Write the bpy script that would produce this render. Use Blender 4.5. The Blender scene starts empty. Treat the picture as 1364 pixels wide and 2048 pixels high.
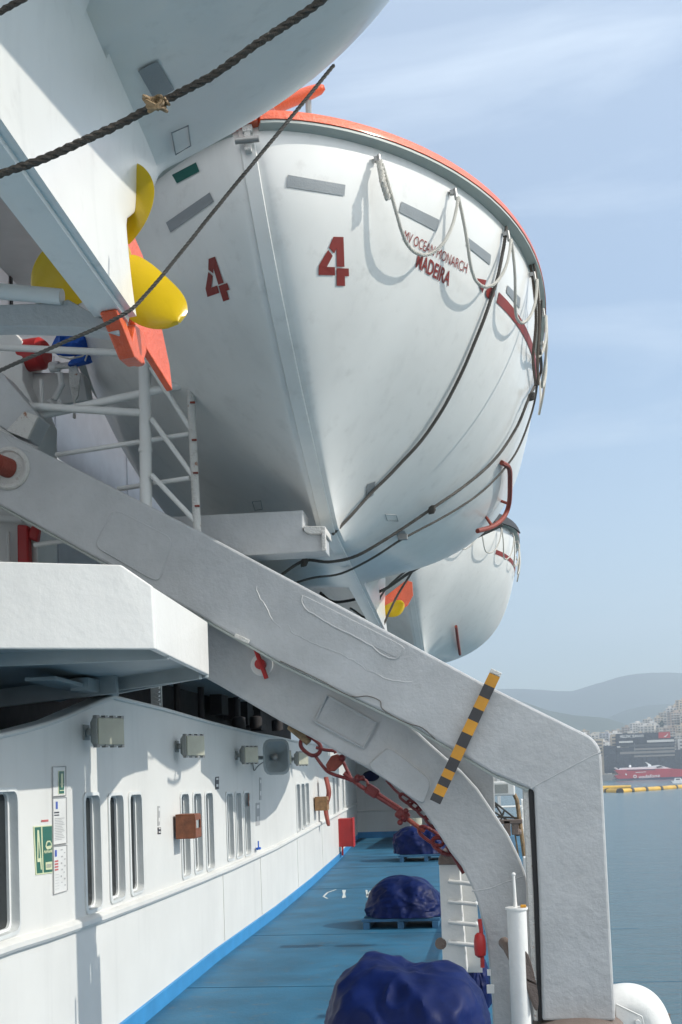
import bpy, bmesh, math, random
from mathutils import Vector, Matrix, noise
from mathutils.bvhtree import BVHTree
random.seed(7)
S = bpy.context.scene
COL = S.collection
R = math.radians
# ------------------------------------------------------------------ camera
EYE = Vector((0, 0, 2.38)); F = 2400.0; PIT = R(3); ROL = R(2); PSI = math.atan(.1264); CX, CY = 682.0, 1430.0
fw = Vector((-math.sin(PSI)*math.cos(PIT), math.cos(PSI)*math.cos(PIT), math.sin(PIT)))
rt = Vector((math.cos(PSI), math.sin(PSI), 0)); up = rt.cross(fw)
crt = rt*math.cos(ROL) - up*math.sin(ROL); cup = rt*math.sin(ROL) + up*math.cos(ROL)
cam = bpy.data.cameras.new('Camera'); co = bpy.data.objects.new('Camera', cam); COL.objects.link(co)
cam.lens = 36*F/2048; cam.sensor_width = 36; cam.shift_y = (CY-1024)/2048; cam.clip_start = .05; cam.clip_end = 30000
co.matrix_world = Matrix(((crt.x, cup.x, -fw.x, EYE.x), (crt.y, cup.y, -fw.y, EYE.y), (crt.z, cup.z, -fw.z, EYE.z), (0, 0, 0, 1)))
S.camera = co
# ------------------------------------------------------------------ light and sky
SUNDIR = Vector((.808, -.015, .589)).normalized()
S.view_settings.view_transform = 'Standard'; S.view_settings.look = 'None'; S.view_settings.gamma = 1
S.view_settings.exposure = 0.34
W = bpy.data.worlds.new('World'); S.world = W; W.use_nodes = True
nt = W.node_tree; N = nt.nodes; L = nt.links; N.clear()
wo = N.new('ShaderNodeOutputWorld'); bg = N.new('ShaderNodeBackground'); sky = N.new('ShaderNodeTexSky')
sky.sky_type = 'NISHITA'; sky.sun_disc = False; sky.sun_elevation = math.asin(SUNDIR.z); sky.sun_rotation = math.atan2(SUNDIR.x, SUNDIR.y)
sky.air_density = 1.0; sky.dust_density = .9; sky.ozone_density = 1.2; sky.altitude = 20
bg.inputs[1].default_value = .15
tc = N.new('ShaderNodeTexCoord'); mp = N.new('ShaderNodeMapping'); mp.inputs['Scale'].default_value = (1.0, 1.0, 6.0); mp.inputs['Rotation'].default_value = (R(7), R(12), 0)
nz = N.new('ShaderNodeTexNoise'); nz.inputs['Scale'].default_value = 2.3; nz.inputs['Detail'].default_value = 9; nz.inputs['Roughness'].default_value = .55; nz.inputs['Distortion'].default_value = .5
cr = N.new('ShaderNodeValToRGB'); cr.color_ramp.elements[0].position = .53; cr.color_ramp.elements[1].position = .86; cr.color_ramp.elements[0].color = (.0,.0,.0,1); cr.color_ramp.elements[1].color = (.6,.6,.6,1)
mx = N.new('ShaderNodeMix'); mx.data_type = 'RGBA'; mx.inputs[7].default_value = (5.0, 5.6, 6.4, 1)
L.new(tc.outputs['Generated'], mp.inputs[0]); L.new(mp.outputs[0], nz.inputs['Vector']); L.new(nz.outputs['Fac'], cr.inputs[0])
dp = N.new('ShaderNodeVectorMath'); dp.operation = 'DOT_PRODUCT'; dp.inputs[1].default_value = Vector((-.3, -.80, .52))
L.new(tc.outputs['Generated'], dp.inputs[0]); mr = N.new('ShaderNodeMapRange'); mr.inputs[1].default_value = -.05; mr.inputs[2].default_value = .75; mr.inputs[4].default_value = 1.0  # unseen bright sky behind the camera, added as fill light
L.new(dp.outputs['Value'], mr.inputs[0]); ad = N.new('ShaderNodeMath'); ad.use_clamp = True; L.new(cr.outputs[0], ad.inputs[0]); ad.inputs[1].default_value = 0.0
sx = N.new('ShaderNodeSeparateXYZ'); L.new(tc.outputs['Generated'], sx.inputs[0]); m2 = N.new('ShaderNodeMapRange'); m2.inputs[1].default_value = .32; m2.inputs[2].default_value = .62; m2.inputs[4].default_value = .42
L.new(sx.outputs['Z'], m2.inputs[0]); a2 = N.new('ShaderNodeMath'); a2.use_clamp = True; L.new(ad.outputs[0], a2.inputs[0]); L.new(m2.outputs[0], a2.inputs[1])
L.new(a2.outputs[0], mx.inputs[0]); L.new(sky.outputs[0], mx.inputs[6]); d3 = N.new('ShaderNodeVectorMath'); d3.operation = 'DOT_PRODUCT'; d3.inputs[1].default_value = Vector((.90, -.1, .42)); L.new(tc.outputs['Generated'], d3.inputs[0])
m3 = N.new('ShaderNodeMapRange'); m3.inputs[1].default_value = .45; m3.inputs[2].default_value = .95; m3.inputs[4].default_value = .4; L.new(d3.outputs['Value'], m3.inputs[0])  # second unseen bright area, towards the sun side, added as fill
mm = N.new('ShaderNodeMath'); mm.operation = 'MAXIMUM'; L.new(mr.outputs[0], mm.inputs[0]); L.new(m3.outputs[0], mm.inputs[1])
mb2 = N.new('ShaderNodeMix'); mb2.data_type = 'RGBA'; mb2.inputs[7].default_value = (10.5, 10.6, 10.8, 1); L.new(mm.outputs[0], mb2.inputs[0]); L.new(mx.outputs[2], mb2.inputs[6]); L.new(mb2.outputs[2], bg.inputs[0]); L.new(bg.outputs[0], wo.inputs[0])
sl = bpy.data.lights.new('Sun', 'SUN'); sl.energy = 4.1; sl.angle = R(.55); sl.color = (1, .95, .865)
so = bpy.data.objects.new('Sun', sl); COL.objects.link(so); so.rotation_euler = SUNDIR.to_track_quat('Z', 'Y').to_euler()

# ------------------------------------------------------------------ helpers
def ray(px, py):
    u, v = (px-CX)/F, (CY-py)/F
    return (fw + crt*u + cup*v).normalized()
def A(px, py, y):
    r = ray(px, py); return EYE + r*((y-EYE.y)/r.y)
def AZ(px, py, z):
    r = ray(px, py); return EYE + r*((z-EYE.z)/r.z)
def AX(px, py, x):
    r = ray(px, py); return EYE + r*((x-EYE.x)/r.x)
V = Vector
def mat(name, base, rough=.5, spec=.5, var=.06, vscale=3, bump=.0, bscale=40, metal=0, rust=0, coat=0, dirt=0, detail=6, rustcol=(.25, .09, .03, 1), streak=0):
    m = bpy.data.materials.new(name); m.use_nodes = True
    n = m.node_tree.nodes; l = m.node_tree.links; b = n['Principled BSDF']
    b.inputs['Roughness'].default_value = rough; b.inputs['Specular IOR Level'].default_value = spec; b.inputs['Metallic'].default_value = metal
    b.inputs['Coat Weight'].default_value = coat; b.inputs['Coat Roughness'].default_value = .15
    t = n.new('ShaderNodeTexCoord')
    def tex(sc, det=detail, rg=.55, mapping=None):
        x = n.new('ShaderNodeTexNoise'); x.inputs['Scale'].default_value = sc; x.inputs['Detail'].default_value = det; x.inputs['Roughness'].default_value = rg
        if mapping:
            q = n.new('ShaderNodeMapping'); q.inputs['Scale'].default_value = mapping; l.new(t.outputs['Object'], q.inputs[0]); l.new(q.outputs[0], x.inputs['Vector'])
        else: l.new(t.outputs['Object'], x.inputs['Vector'])
        return x
    def mix(fac, a, bcol):
        x = n.new('ShaderNodeMix'); x.data_type = 'RGBA'
        l.new(fac, x.inputs[0])
        if isinstance(a, tuple): x.inputs[6].default_value = a
        else: l.new(a, x.inputs[6])
        x.inputs[7].default_value = bcol; return x.outputs[2]
    def ramp(src, p0, p1, hi=1):
        x = n.new('ShaderNodeValToRGB'); x.color_ramp.elements[0].position = p0; x.color_ramp.elements[1].position = p1
        x.color_ramp.elements[1].color = (hi, hi, hi, 1); l.new(src, x.inputs[0]); return x.outputs[0]
    base = tuple(base[:3])+(1,)
    dk = tuple(c*(1-var*2.2) for c in base[:3])+(1,)
    c = mix(ramp(tex(vscale).outputs['Fac'], .35, .7), base, dk)
    if streak: c = mix(ramp(tex(1.0, 5, .6, (5, 5, .25)).outputs['Fac'], .55, .8, streak), c, tuple(x*.62 for x in base[:3])+(1,))
    if dirt: c = mix(ramp(tex(vscale*6, 8, .7).outputs['Fac'], .56, .72, dirt), c, (.16, .13, .1, 1))
    if rust: c = mix(ramp(tex(14, 10, .72).outputs['Fac'], .72-rust*.12, .76-rust*.1, .9), c, rustcol)
    l.new(c, b.inputs['Base Color'])
    if bump:
        bp = n.new('ShaderNodeBump'); bp.inputs['Strength'].default_value = bump; bp.inputs['Distance'].default_value = .02
        l.new(tex(bscale, 5, .6).outputs['Fac'], bp.inputs['Height']); l.new(bp.outputs[0], b.inputs['Normal'])
    return m
M = {}
M['white'] = mat('white_paint', (.68, .68, .66), .42, bump=.3, bscale=9, var=.03, vscale=1.5, rust=.12, streak=.16)
M['wall'] = mat('wall_paint', (.66, .66, .635), .42, bump=.25, bscale=3, var=.035, vscale=1.2, streak=.28)
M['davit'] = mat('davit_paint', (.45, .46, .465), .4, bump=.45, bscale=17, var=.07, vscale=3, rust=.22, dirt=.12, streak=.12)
M['davitrust'] = mat('chipped_paint', (.62, .61, .58), .6, bump=.8, bscale=60, rust=1.0, dirt=.5)
M['hull'] = mat('hull_gelcoat', (.76, .755, .725), .33, bump=.06, bscale=1.6, var=.06, vscale=.9, coat=.3, dirt=.16, streak=.3, rust=.04)
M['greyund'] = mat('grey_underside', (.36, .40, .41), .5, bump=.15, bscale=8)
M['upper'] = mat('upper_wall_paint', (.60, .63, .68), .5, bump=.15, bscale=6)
M['strake'] = mat('strake_shade', (.42, .45, .42), .5)  # grey-green holds the shade on white paint under the gunwale
M['orange'] = mat('orange_paint', (.78, .105, .025), .35, bump=.5, bscale=45, var=.1, coat=.3)
M['red'] = mat('dark_red_paint', (.33, .02, .02), .4, var=.15)
M['stencil'] = mat('stencil_red', (.24, .022, .016), .5, var=.1)
M['rustred'] = mat('rust_red_iron', (.27, .045, .025), .55, bump=.6, bscale=60, var=.2)
M['chain'] = mat('red_lead_chain', (.19, .014, .014), .38, bump=.5, bscale=70, var=.2, rust=.25)
M['bred'] = mat('bright_red_paint', (.45, .02, .02), .4, var=.1)
M['yellow'] = mat('propeller_yellow', (.70, .47, .0), .32, bump=.12, bscale=20, var=.06, coat=.3)
M['tape'] = mat('reflective_tape', (.27, .29, .30), .35, metal=.2, bump=.2, bscale=90)
M['rope'] = mat('tarred_rope', (.12, .098, .078), .8, bump=.8, bscale=180, var=.25)
M['wire'] = mat('greased_wire', (.10, .09, .078), .55, bump=.5, bscale=200, var=.2)
M['wrope'] = mat('white_rope', (.62, .60, .54), .8, bump=.5, bscale=200, var=.1)
M['black'] = mat('black_rubber', (.012, .012, .013), .6)
M['dark'] = mat('recess_shade', (.035, .03, .032), .7, bump=.4, bscale=10, var=.3)  # near-black base stands in for the deep shade inside the recess
M['deck'] = mat('blue_deck_paint', (.018, .135, .245), .6, bump=.3, bscale=25, var=.2, vscale=1.1, dirt=.5, streak=0)
M['skirt'] = mat('blue_skirting', (.045, .25, .52), .4, var=.08)
M['tarp'] = mat('blue_tarpaulin', (.002, .011, .08), .5, bump=.25, bscale=5, var=.2, vscale=4, spec=.14)
M['pallet'] = mat('blue_wood', (.03, .13, .25), .6, bump=.4, bscale=50, var=.2)
M['wood'] = mat('varnished_wood', (.24, .075, .028), .45, bump=.2, bscale=30, var=.2, vscale=12)
M['ply'] = mat('light_wood', (.34, .18, .075), .5, bump=.2, bscale=30, var=.2, vscale=12)
M['tan'] = mat('tan_wood', (.30, .2, .1), .6, bump=.5, bscale=60, var=.3, vscale=20)
M['lamp'] = mat('lamp_housing', (.33, .34, .32), .5, bump=.3, bscale=40)
M['lens'] = mat('lamp_glass', (.42, .42, .33), .25, var=.1, spec=.6)
M['glass'] = mat('window_glass', (.014, .018, .02), .25, spec=.22, var=.4, vscale=2)
M['frame'] = mat('frame_paint', (.66, .68, .67), .35, bump=.15, bscale=20)
M['horn'] = mat('horn_grey', (.28, .32, .33), .4)
M['green'] = mat('sign_green', (.02, .13, .09), .35)
M['greenp'] = mat('tape_green', (.01, .10, .08), .4)
M['lum'] = mat('photoluminescent_cream', (.62, .66, .42), .4)
M['paper'] = mat('laminated_notice', (.70, .70, .68), .35)
M['ink'] = mat('print_ink', (.05, .05, .06), .5)
M['inkgrey'] = mat('print_grey', (.38, .38, .38), .5)
M['inkred'] = mat('print_red', (.5, .12, .12), .5)
M['inkblue'] = mat('print_blue', (.05, .1, .4), .5)
M['haz_y'] = mat('hazard_yellow', (.62, .28, .01), .4, var=.15, rust=.3)
M['haz_b'] = mat('hazard_black', (.022, .022, .025), .4, dirt=.2)
M['brown'] = mat('worn_brown_pad', (.16, .12, .10), .6, bump=.5, bscale=40, dirt=.4)
M['bluecloth'] = mat('blue_cloth', (.01, .10, .48), .6, bump=.4, bscale=20)
M['steel'] = mat('galvanised', (.3, .3, .29), .45, metal=.5)
M['deckmark'] = mat('worn_white_marking', (.55, .60, .6), .6, dirt=.5)

class MB:
    def __init__(s): s.v = []; s.f = []; s.m = []
    def poly(s, pts, mi=0): k = len(s.v); s.v += [V(p) for p in pts]; s.f.append(tuple(range(k, k+len(pts)))); s.m.append(mi)
    def raw(s, vs, fs, mi=0): k = len(s.v); s.v += [V(p) for p in vs]; s.f += [tuple(i+k for i in f) for f in fs]; s.m += [mi]*len(fs)
    def box(s, c, sz, rot=None, mi=0):
        c = V(c); h = [x/2 for x in sz]; vs = []
        for i in (-1, 1):
            for j in (-1, 1):
                for k in (-1, 1):
                    p = V((i*h[0], j*h[1], k*h[2])); vs.append(c + (rot @ p if rot else p))
        s.raw(vs, [(0,1,3,2),(4,6,7,5),(0,4,5,1),(2,3,7,6),(0,2,6,4),(1,5,7,3)], mi)
    def beam(s, a, b, w, h, upv=(0,0,1), mi=0):
        a = V(a); b = V(b); d = (b-a); ln = d.length; d.normalize(); x = d.cross(V(upv)).normalized(); z = x.cross(d)
        s.box((a+b)/2, (w, ln, h), Matrix((x, d, z)).transposed(), mi)
    def prism(s, pts, ext, mi=0):
        pts = [V(p) for p in pts]; e = V(ext); n = len(pts); k = len(s.v)
        s.v += pts + [p+e for p in pts]
        s.f.append(tuple(range(k, k+n))); s.f.append(tuple(reversed(range(k+n, k+2*n)))); s.m += [mi]*2
        for i in range(n): j = (i+1) % n; s.f.append((k+i, k+n+i, k+n+j, k+j)); s.m.append(mi)
    def tube(s, pts, r, n=8, closed=False, caps=True, mi=0):
        pts = [V(p) for p in pts]; m = len(pts); k = len(s.v); rr = r if isinstance(r, (list, tuple)) else [r]*m
        ref = None
        for i in range(m):
            if closed: t = pts[(i+1) % m]-pts[i-1]
            else: t = pts[min(i+1, m-1)]-pts[max(i-1, 0)]
            t = t.normalized() if t.length > 1e-9 else V((0, 0, 1))
            if ref is None: ref = t.orthogonal().normalized()
            ref = (ref - t*ref.dot(t)); ref = ref.normalized() if ref.length > 1e-6 else t.orthogonal().normalized()
            b = t.cross(ref)
            for j in range(n):
                a = 2*math.pi*j/n; s.v.append(pts[i] + (ref*math.cos(a)+b*math.sin(a))*rr[i])
        for i in range(m if closed else m-1):
            for j in range(n):
                a, b_ = k+i*n+j, k+i*n+(j+1) % n; c, d = k+((i+1) % m)*n+(j+1) % n, k+((i+1) % m)*n+j
                s.f.append((a, b_, c, d)); s.m.append(mi)
        if caps and not closed:
            s.f.append(tuple(reversed(range(k, k+n)))); s.f.append(tuple(range(k+(m-1)*n, k+m*n))); s.m += [mi]*2
    def twist(s, pts, r, pitch, strands=3, n=5, mi=0, step=None):
        pts = resample(pts, step or pitch/7); out = [[] for _ in range(strands)]; ref = None; ln = 0
        for i, p in enumerate(pts):
            if i: ln += (p-pts[i-1]).length
            t = (pts[min(i+1, len(pts)-1)]-pts[max(i-1, 0)]).normalized()
            if ref is None: ref = t.orthogonal().normalized()
            ref = (ref-t*ref.dot(t)).normalized(); b = t.cross(ref)
            for q in range(strands):
                a = 2*math.pi*(ln/pitch + q/strands); out[q].append(p+(ref*math.cos(a)+b*math.sin(a))*r*.5)
        for o in out: s.tube(o, r*.56, n, mi=mi)
    def lathe(s, prof, o, ax, n=24, mi=0):
        o = V(o); ax = V(ax).normalized(); x = ax.orthogonal().normalized(); y = ax.cross(x); k = len(s.v)
        for (h, r) in prof:
            for j in range(n): a = 2*math.pi*j/n; s.v.append(o+ax*h+(x*math.cos(a)+y*math.sin(a))*max(r, 1e-4))
        for i in range(len(prof)-1):
            for j in range(n): s.f.append((k+i*n+j, k+i*n+(j+1) % n, k+(i+1)*n+(j+1) % n, k+(i+1)*n+j)); s.m.append(mi)
        s.f.append(tuple(reversed(range(k, k+n)))); s.f.append(tuple(range(k+(len(prof)-1)*n, k+len(prof)*n))); s.m += [mi]*2
    def ball(s, c, r, n=10, mi=0, sc=(1,1,1)):
        k = len(s.v); c = V(c)
        for i in range(n+1):
            a = math.pi*i/n
            for j in range(n*2): b = math.pi*j/n; s.v.append(c+V((math.sin(a)*math.cos(b)*r*sc[0], math.sin(a)*math.sin(b)*r*sc[1], math.cos(a)*r*sc[2])))
        for i in range(n):
            for j in range(n*2): s.f.append((k+i*n*2+j, k+(i+1)*n*2+j, k+(i+1)*n*2+(j+1) % (n*2), k+i*n*2+(j+1) % (n*2))); s.m.append(mi)
    def build(s, name, m, parent=None, smooth=False, bevel=0, inv=None, seg=2, normals=True):
        me = bpy.data.meshes.new(name); vs = s.v; base = None
        if parent is None:
            lo = [min(p[i] for p in vs) for i in range(3)]; hi = [max(p[i] for p in vs) for i in range(3)]
            base = V(((lo[0]+hi[0])/2, (lo[1]+hi[1])/2, lo[2])); vs = [p-base for p in vs]
        else:
            o = WORLD.get(parent.name, Matrix()).inverted(); vs = [o @ p for p in vs]
        me.from_pydata([tuple(p) for p in vs], [], s.f)
        ms = m if isinstance(m, (list, tuple)) else [m]
        for x in ms: me.materials.append(M[x] if isinstance(x, str) else x)
        for p, mi in zip(me.polygons, s.m): p.material_index = mi; p.use_smooth = smooth
        if normals:
            bm = bmesh.new(); bm.from_mesh(me); bmesh.ops.remove_doubles(bm, verts=bm.verts, dist=1e-5); bmesh.ops.recalc_face_normals(bm, faces=bm.faces); bm.to_mesh(me); bm.free()
        if smooth: me.set_sharp_from_angle(angle=R(38))
        ob = bpy.data.objects.new(name, me); COL.objects.link(ob)
        if parent is not None: ob.parent = parent; WORLD[ob.name] = WORLD.get(parent.name, Matrix())
        else: ob.location = base; WORLD[ob.name] = Matrix.Translation(base)
        if bevel:
            b = ob.modifiers.new('bevel', 'BEVEL'); b.width = bevel; b.segments = seg; b.limit_method = 'ANGLE'; b.angle_limit = R(35)
        return ob
WORLD = {}
def resample(pts, step):
    pts = [V(p) for p in pts]; out = [pts[0]]; 
    for a, b in zip(pts[:-1], pts[1:]):
        n = max(1, int((b-a).length/step)); out += [a.lerp(b, (i+1)/n) for i in range(n)]
    return out
def smoothpath(pts, k=6):
    pts = [V(p) for p in pts]; P = [pts[0]*2-pts[1]]+pts+[pts[-1]*2-pts[-2]]; out = []
    for i in range(1, len(P)-2):
        for j in range(k):
            t = j/k; a, b, c, d = P[i-1], P[i], P[i+1], P[i+2]
            out.append(.5*((2*b)+(c-a)*t+(2*a-5*b+4*c-d)*t*t+(3*b-a-3*c+d)*t**3))
    out.append(pts[-1]); return out
def tag(o, label, cat, group=None):
    o['label'] = label; o['category'] = cat
    if group: o['group'] = group
    return o
def empty(name, loc, label, cat, group=None, rot=None):
    o = bpy.data.objects.new(name, None); COL.objects.link(o); o.empty_display_size = .2
    mw = Matrix.Translation(V(loc)) @ (rot.to_4x4() if rot else Matrix())
    o.matrix_world = mw; o.location = V(loc)
    if rot: o.rotation_euler = rot.to_euler()
    WORLD[o.name] = mw
    return tag(o, label, cat, group)
def struct(o): o['kind'] = 'structure'; return o
def rrect(w, h, r, n=5):
    out = []
    for cx, cy, a0 in ((w/2-r, h/2-r, 0), (-w/2+r, h/2-r, 90), (-w/2+r, -h/2+r, 180), (w/2-r, -h/2+r, 270)):
        for i in range(n+1): a = R(a0+90*i/n); out.append((cx+r*math.cos(a), cy+r*math.sin(a)))
    return out
def textpolys(body, bold=False):
    c = bpy.data.curves.new('t', 'FONT'); c.body = body; c.size = 1; c.resolution_u = 3
    if bold: c.offset = .018
    o = bpy.data.objects.new('t', c); COL.objects.link(o); bpy.context.view_layer.update()
    me = o.to_mesh(); vs = [v.co.copy() for v in me.vertices]; fs = [tuple(p.vertices) for p in me.polygons]; o.to_mesh_clear()
    bpy.data.objects.remove(o); bpy.data.curves.remove(c)
    x0 = min(v.x for v in vs); x1 = max(v.x for v in vs); y0 = min(v.y for v in vs); y1 = max(v.y for v in vs)
    return [((v.x-x0)/(x1-x0), (v.y-y0)/(y1-y0)) for v in vs], fs
def bilin(q, u, v):  # q: tl,tr,br,bl ; v down
    return q[0]*(1-u)*(1-v)+q[1]*u*(1-v)+q[2]*u*v+q[3]*(1-u)*v

# ------------------------------------------------------------------ deckhouse wall (plan curve from its foot)
foot = [AZ(x, y, .17) for x, y in ((240, 2048), (430, 1899), (551, 1813), (622, 1757), (676, 1710), (716, 1668))]
d0 = (foot[1]-foot[0]).normalized(); foot = [foot[0]-d0*16.0] + foot
WP = [V((p.x, p.y, 0)) for p in foot]
WN = []
for i in range(len(WP)):
    t = (WP[min(i+1, len(WP)-1)]-WP[max(i-1, 0)]).normalized(); WN.append(V((t.y, -t.x, 0)))
WS = [0]
for a, b in zip(WP[:-1], WP[1:]): WS.append(WS[-1]+(b-a).length)
def wpos(s, off=0, z=0):
    i = 0
    while i < len(WS)-2 and s > WS[i+1]: i += 1
    t = (s-WS[i])/(WS[i+1]-WS[i]); d = (WP[i+1]-WP[i]).normalized()
    n = V((d.y, -d.x, 0)); p = WP[i].lerp(WP[i+1], t); return V((p.x, p.y, z)) + n*off
def whit(px, py, off=0):
    r = ray(px, py); best = None
    for i in range(len(WP)-1):
        a, b = WP[i], WP[i+1]; d = b-a; n = V((d.y, -d.x, 0)).normalized()
        den = r.dot(n)
        if abs(den) < 1e-9: continue
        t = ((a+n*off)-EYE).dot(n)/den
        if t <= 0: continue
        p = EYE+r*t; s = (V((p.x, p.y, 0))-a).dot(d)/d.length_squared
        lo = -9 if i == 0 else -.02; hi = 9 if i == len(WP)-2 else 1.02
        if lo <= s <= hi and (best is None or t < best[0]): best = (t, WS[i]+s*d.length, p.z)
    return (best[1], best[2])
def WPX(px, py, off=0): s, z = whit(px, py, off); return wpos(s, off, z)
top = [whit(x, y) for x, y in ((0, 1470), (110, 1440), (220, 1391), (320, 1415), (460, 1454), (520, 1468), (560, 1475), (600, 1484), (700, 1502))]
top = [(0, top[0][1]), (9, top[0][1])]+top+[(WS[-1], top[-1][1]-.1)]
def interp(tab, s):
    for (a, za), (b, zb) in zip(tab[:-1], tab[1:]):
        if s <= b: return za+(zb-za)*(s-a)/(b-a+1e-9)
    return tab[-1][1]
wins = [(-32, 30, 1585, 1872), (167, 196, 1592, 1819), (216, 243, 1592, 1799), (257, 280, 1590, 1785), (360, 375, 1589, 1754), (385, 400, 1588, 1744), (409, 423, 1587, 1739),
        (451, 463, 1588, 1719), (469, 480, 1587, 1714), (486, 497, 1586, 1710), (591, 598, 1569, 1664), (601, 607, 1568, 1657), (609, 616, 1567, 1651), (664, 668, 1556, 1632), (671, 675, 1555, 1628), (683, 686, 1554, 1619), (689, 692, 1553, 1614)]
WIN = []
for a, b, t, bt in wins:
    s0, zt = whit(a, t); s1, _ = whit(b, t); _, zb = whit((a+b)/2, bt); WIN.append((s0, s1, zb, zt))
house = empty('deckhouse', (WP[0].x, WP[0].y, 0), 'long white ship deckhouse wall with tall narrow windows along the blue deck', 'deckhouse')
mb = MB(); TH = .16
brk = {0, WS[-1]} | set(WS)
for s0, s1, zb, zt in WIN: brk |= {s0, s1}
k = 0
while k < WS[-1]: brk.add(k); k += 1.1
for s, z in top: brk.add(s)
brk = sorted(x for x in brk if 0 <= x <= WS[-1])
brk = [b for i, b in enumerate(brk) if i == 0 or b-brk[i-1] > 1e-4]
for a, b in zip(brk[:-1], brk[1:]):
    ta, tb = interp(top, a), interp(top, b); hole = [w for w in WIN if w[0]-1e-3 <= a and b <= w[1]+1e-3]
    segs = [((0, 0), (ta, tb))] if not hole else [((0, 0), (hole[0][2],)*2), ((hole[0][3],)*2, (ta, tb))]
    for (za, zb_), (zc, zd) in segs: mb.poly([wpos(a, 0, za), wpos(b-1e-6, 0, zb_), wpos(b-1e-6, 0, zd), wpos(a, 0, zc)])
    mb.poly([wpos(a, 0, ta), wpos(b-1e-6, 0, tb), wpos(b-1e-6, -TH, tb), wpos(a, -TH, ta)])
    mb.poly([wpos(a, -TH, 0), wpos(b-1e-6, -TH, 0), wpos(b-1e-6, -TH, tb), wpos(a, -TH, ta)]) if not hole else None
o = mb.build('wall', 'wall', house)
# near end and top trim
mb = MB(); pts = [wpos(s, .012, interp(top, s)-.012) for s in [x/2 for x in range(int(WS[-1]*2))]]
mb.tube(pts, .022, 8); mb.build('top_rail', 'wall', house, True)
rail = [whit(x, y) for x, y in ((0, 1897), (101, 1867), (202, 1833), (303, 1796), (405, 1757), (460, 1735), (551, 1694), (629, 1652), (676, 1627), (716, 1606))]
rail = [(0, rail[0][1])]+rail+[(WS[-1], rail[-1][1])]
mb = MB(); ss = [x*.4 for x in range(int(WS[-1]/.4)+1)]
prof = [(0, -.05), (.035, -.045), (.055, -.02), (.055, .015), (.03, .04), (0, .045)]
for a, b in zip(ss[:-1], ss[1:]):
    za, zb = interp(rail, a), interp(rail, b)
    for (o0, z0), (o1, z1) in zip(prof[:-1], prof[1:]): mb.poly([wpos(a, o0, za+z0), wpos(b, o0, zb+z0), wpos(b, o1, zb+z1), wpos(a, o1, za+z1)])
mb.build('half_round_moulding', 'wall', house, True)
mb = MB()
for a, b in zip(ss[:-1], ss[1:]):
    for (o0, z0), (o1, z1) in (((.02, 0), (.02, .17)), ((.02, .17), (0, .18))): mb.poly([wpos(a, o0, z0), wpos(b, o0, z0), wpos(b, o1, z1), wpos(a, o1, z1)])
mb.build('blue_skirting', 'skirt', house)
# vertical weld seams and downpipe strips
mb = MB()
for px, py in ((440, 1560), (590, 1560), (640, 1560), (520, 1700)):
    mb = MB(); s, _ = whit(px, py); mb.beam(wpos(s, .006, .2), wpos(s, .006, interp(rail, s)-.05), .03, .012, (1, 0, 0)); mb.build('seam_strip', 'wall', house, bevel=.004)
for i, (s0, s1, zb, zt) in enumerate(WIN):
    c = (s0+s1)/2; w = s1-s0; h = zt-zb; cz = (zt+zb)/2
    def W3(x, z, off): return wpos(c+x, off, cz+z)
    outer = rrect(w+.06, h+.06, .075, 5); mid = rrect(w+.0, h-.0, .07, 5); inn = rrect(w-.035, h-.035, .055, 5)
    mb = MB(); n = len(outer)
    rings = [(outer, .001), (outer, .014), (mid, .018), (mid, -.045), (inn, -.05), (inn, -.075)]
    for (ra, oa), (rb, ob) in zip(rings[:-1], rings[1:]):
        for k in range(n): j = (k+1) % n; mb.poly([W3(*ra[k], oa), W3(*ra[j], oa), W3(*rb[j], ob), W3(*rb[k], ob)])
    if i < 13 or True:
        wo_ = mb.build('window', 'frame', house, True)
        g = MB(); g.poly([W3(*p, -.07) for p in inn]); gl = g.build('pane', 'glass', wo_); gl.parent = wo_
    mats = None
# ------------------------------------------------------------------ deck, ship side, far bulkhead
mb = MB(); endY = WP[-1].y
EDGE = 1.02
dk = [V((-6, -12, 0)), V((EDGE, -12, 0)), V((EDGE, endY+6, 0)), V((-6, endY+6, 0))]
mb.prism(dk, (0, 0, -.12)); struct(mb.build('deck', 'deck'))
mb = MB(); mb.prism([V((-6, -12, -9.6)), V((EDGE-.06, -12, -9.6)), V((EDGE-.06, endY+6, -9.6)), V((-6, endY+6, -9.6))], (0, 0, 9.47))
tag(mb.build('ship_side', 'white'), 'white hull side of the ship dropping from the deck edge to the water', 'ship hull')
# far bulkhead
bh = empty('bulkhead', (WP[-1].x, WP[-1].y, 0), 'shaded white bulkhead closing the far end of the blue deck', 'bulkhead')
pz = A(703, 1520, endY).z
mb = MB(); mb.box((WP[-1].x+2.2, endY+.1, pz/2), (4.6, .2, pz)); mb.build('wall', 'white', bh)
mb = MB(); mb.box((WP[-1].x+2.2, endY-.02, .12), (4.6, .04, .24)); mb.build('blue_skirting', 'skirt', bh)
mb = MB(); mb.tube([(WP[-1].x, endY-.02, 1.05), (EDGE, endY-.02, 1.05)], .04); mb.build('half_round_moulding', 'wall', bh, True)
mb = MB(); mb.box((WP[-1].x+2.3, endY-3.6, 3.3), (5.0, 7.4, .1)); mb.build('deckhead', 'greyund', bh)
mb = MB(); mb.box((.1, endY-3.6, 1.62), (.1, 7.4, 3.2)); mb.build('side_shade_panel', 'white', bh)  # added side wall that keeps the sun off the far bulkhead
dr = empty('deck_railing', (.93, 11, 0), 'white railing along the outboard deck edge beyond the davit leg', 'railing')
for k in range(18): mb = MB(); mb.tube([V((.93, 12.6+k*1.85, 0)), V((.93, 12.6+k*1.85, 1.36))], .028, 8); mb.build('post', 'white', dr, True)
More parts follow.
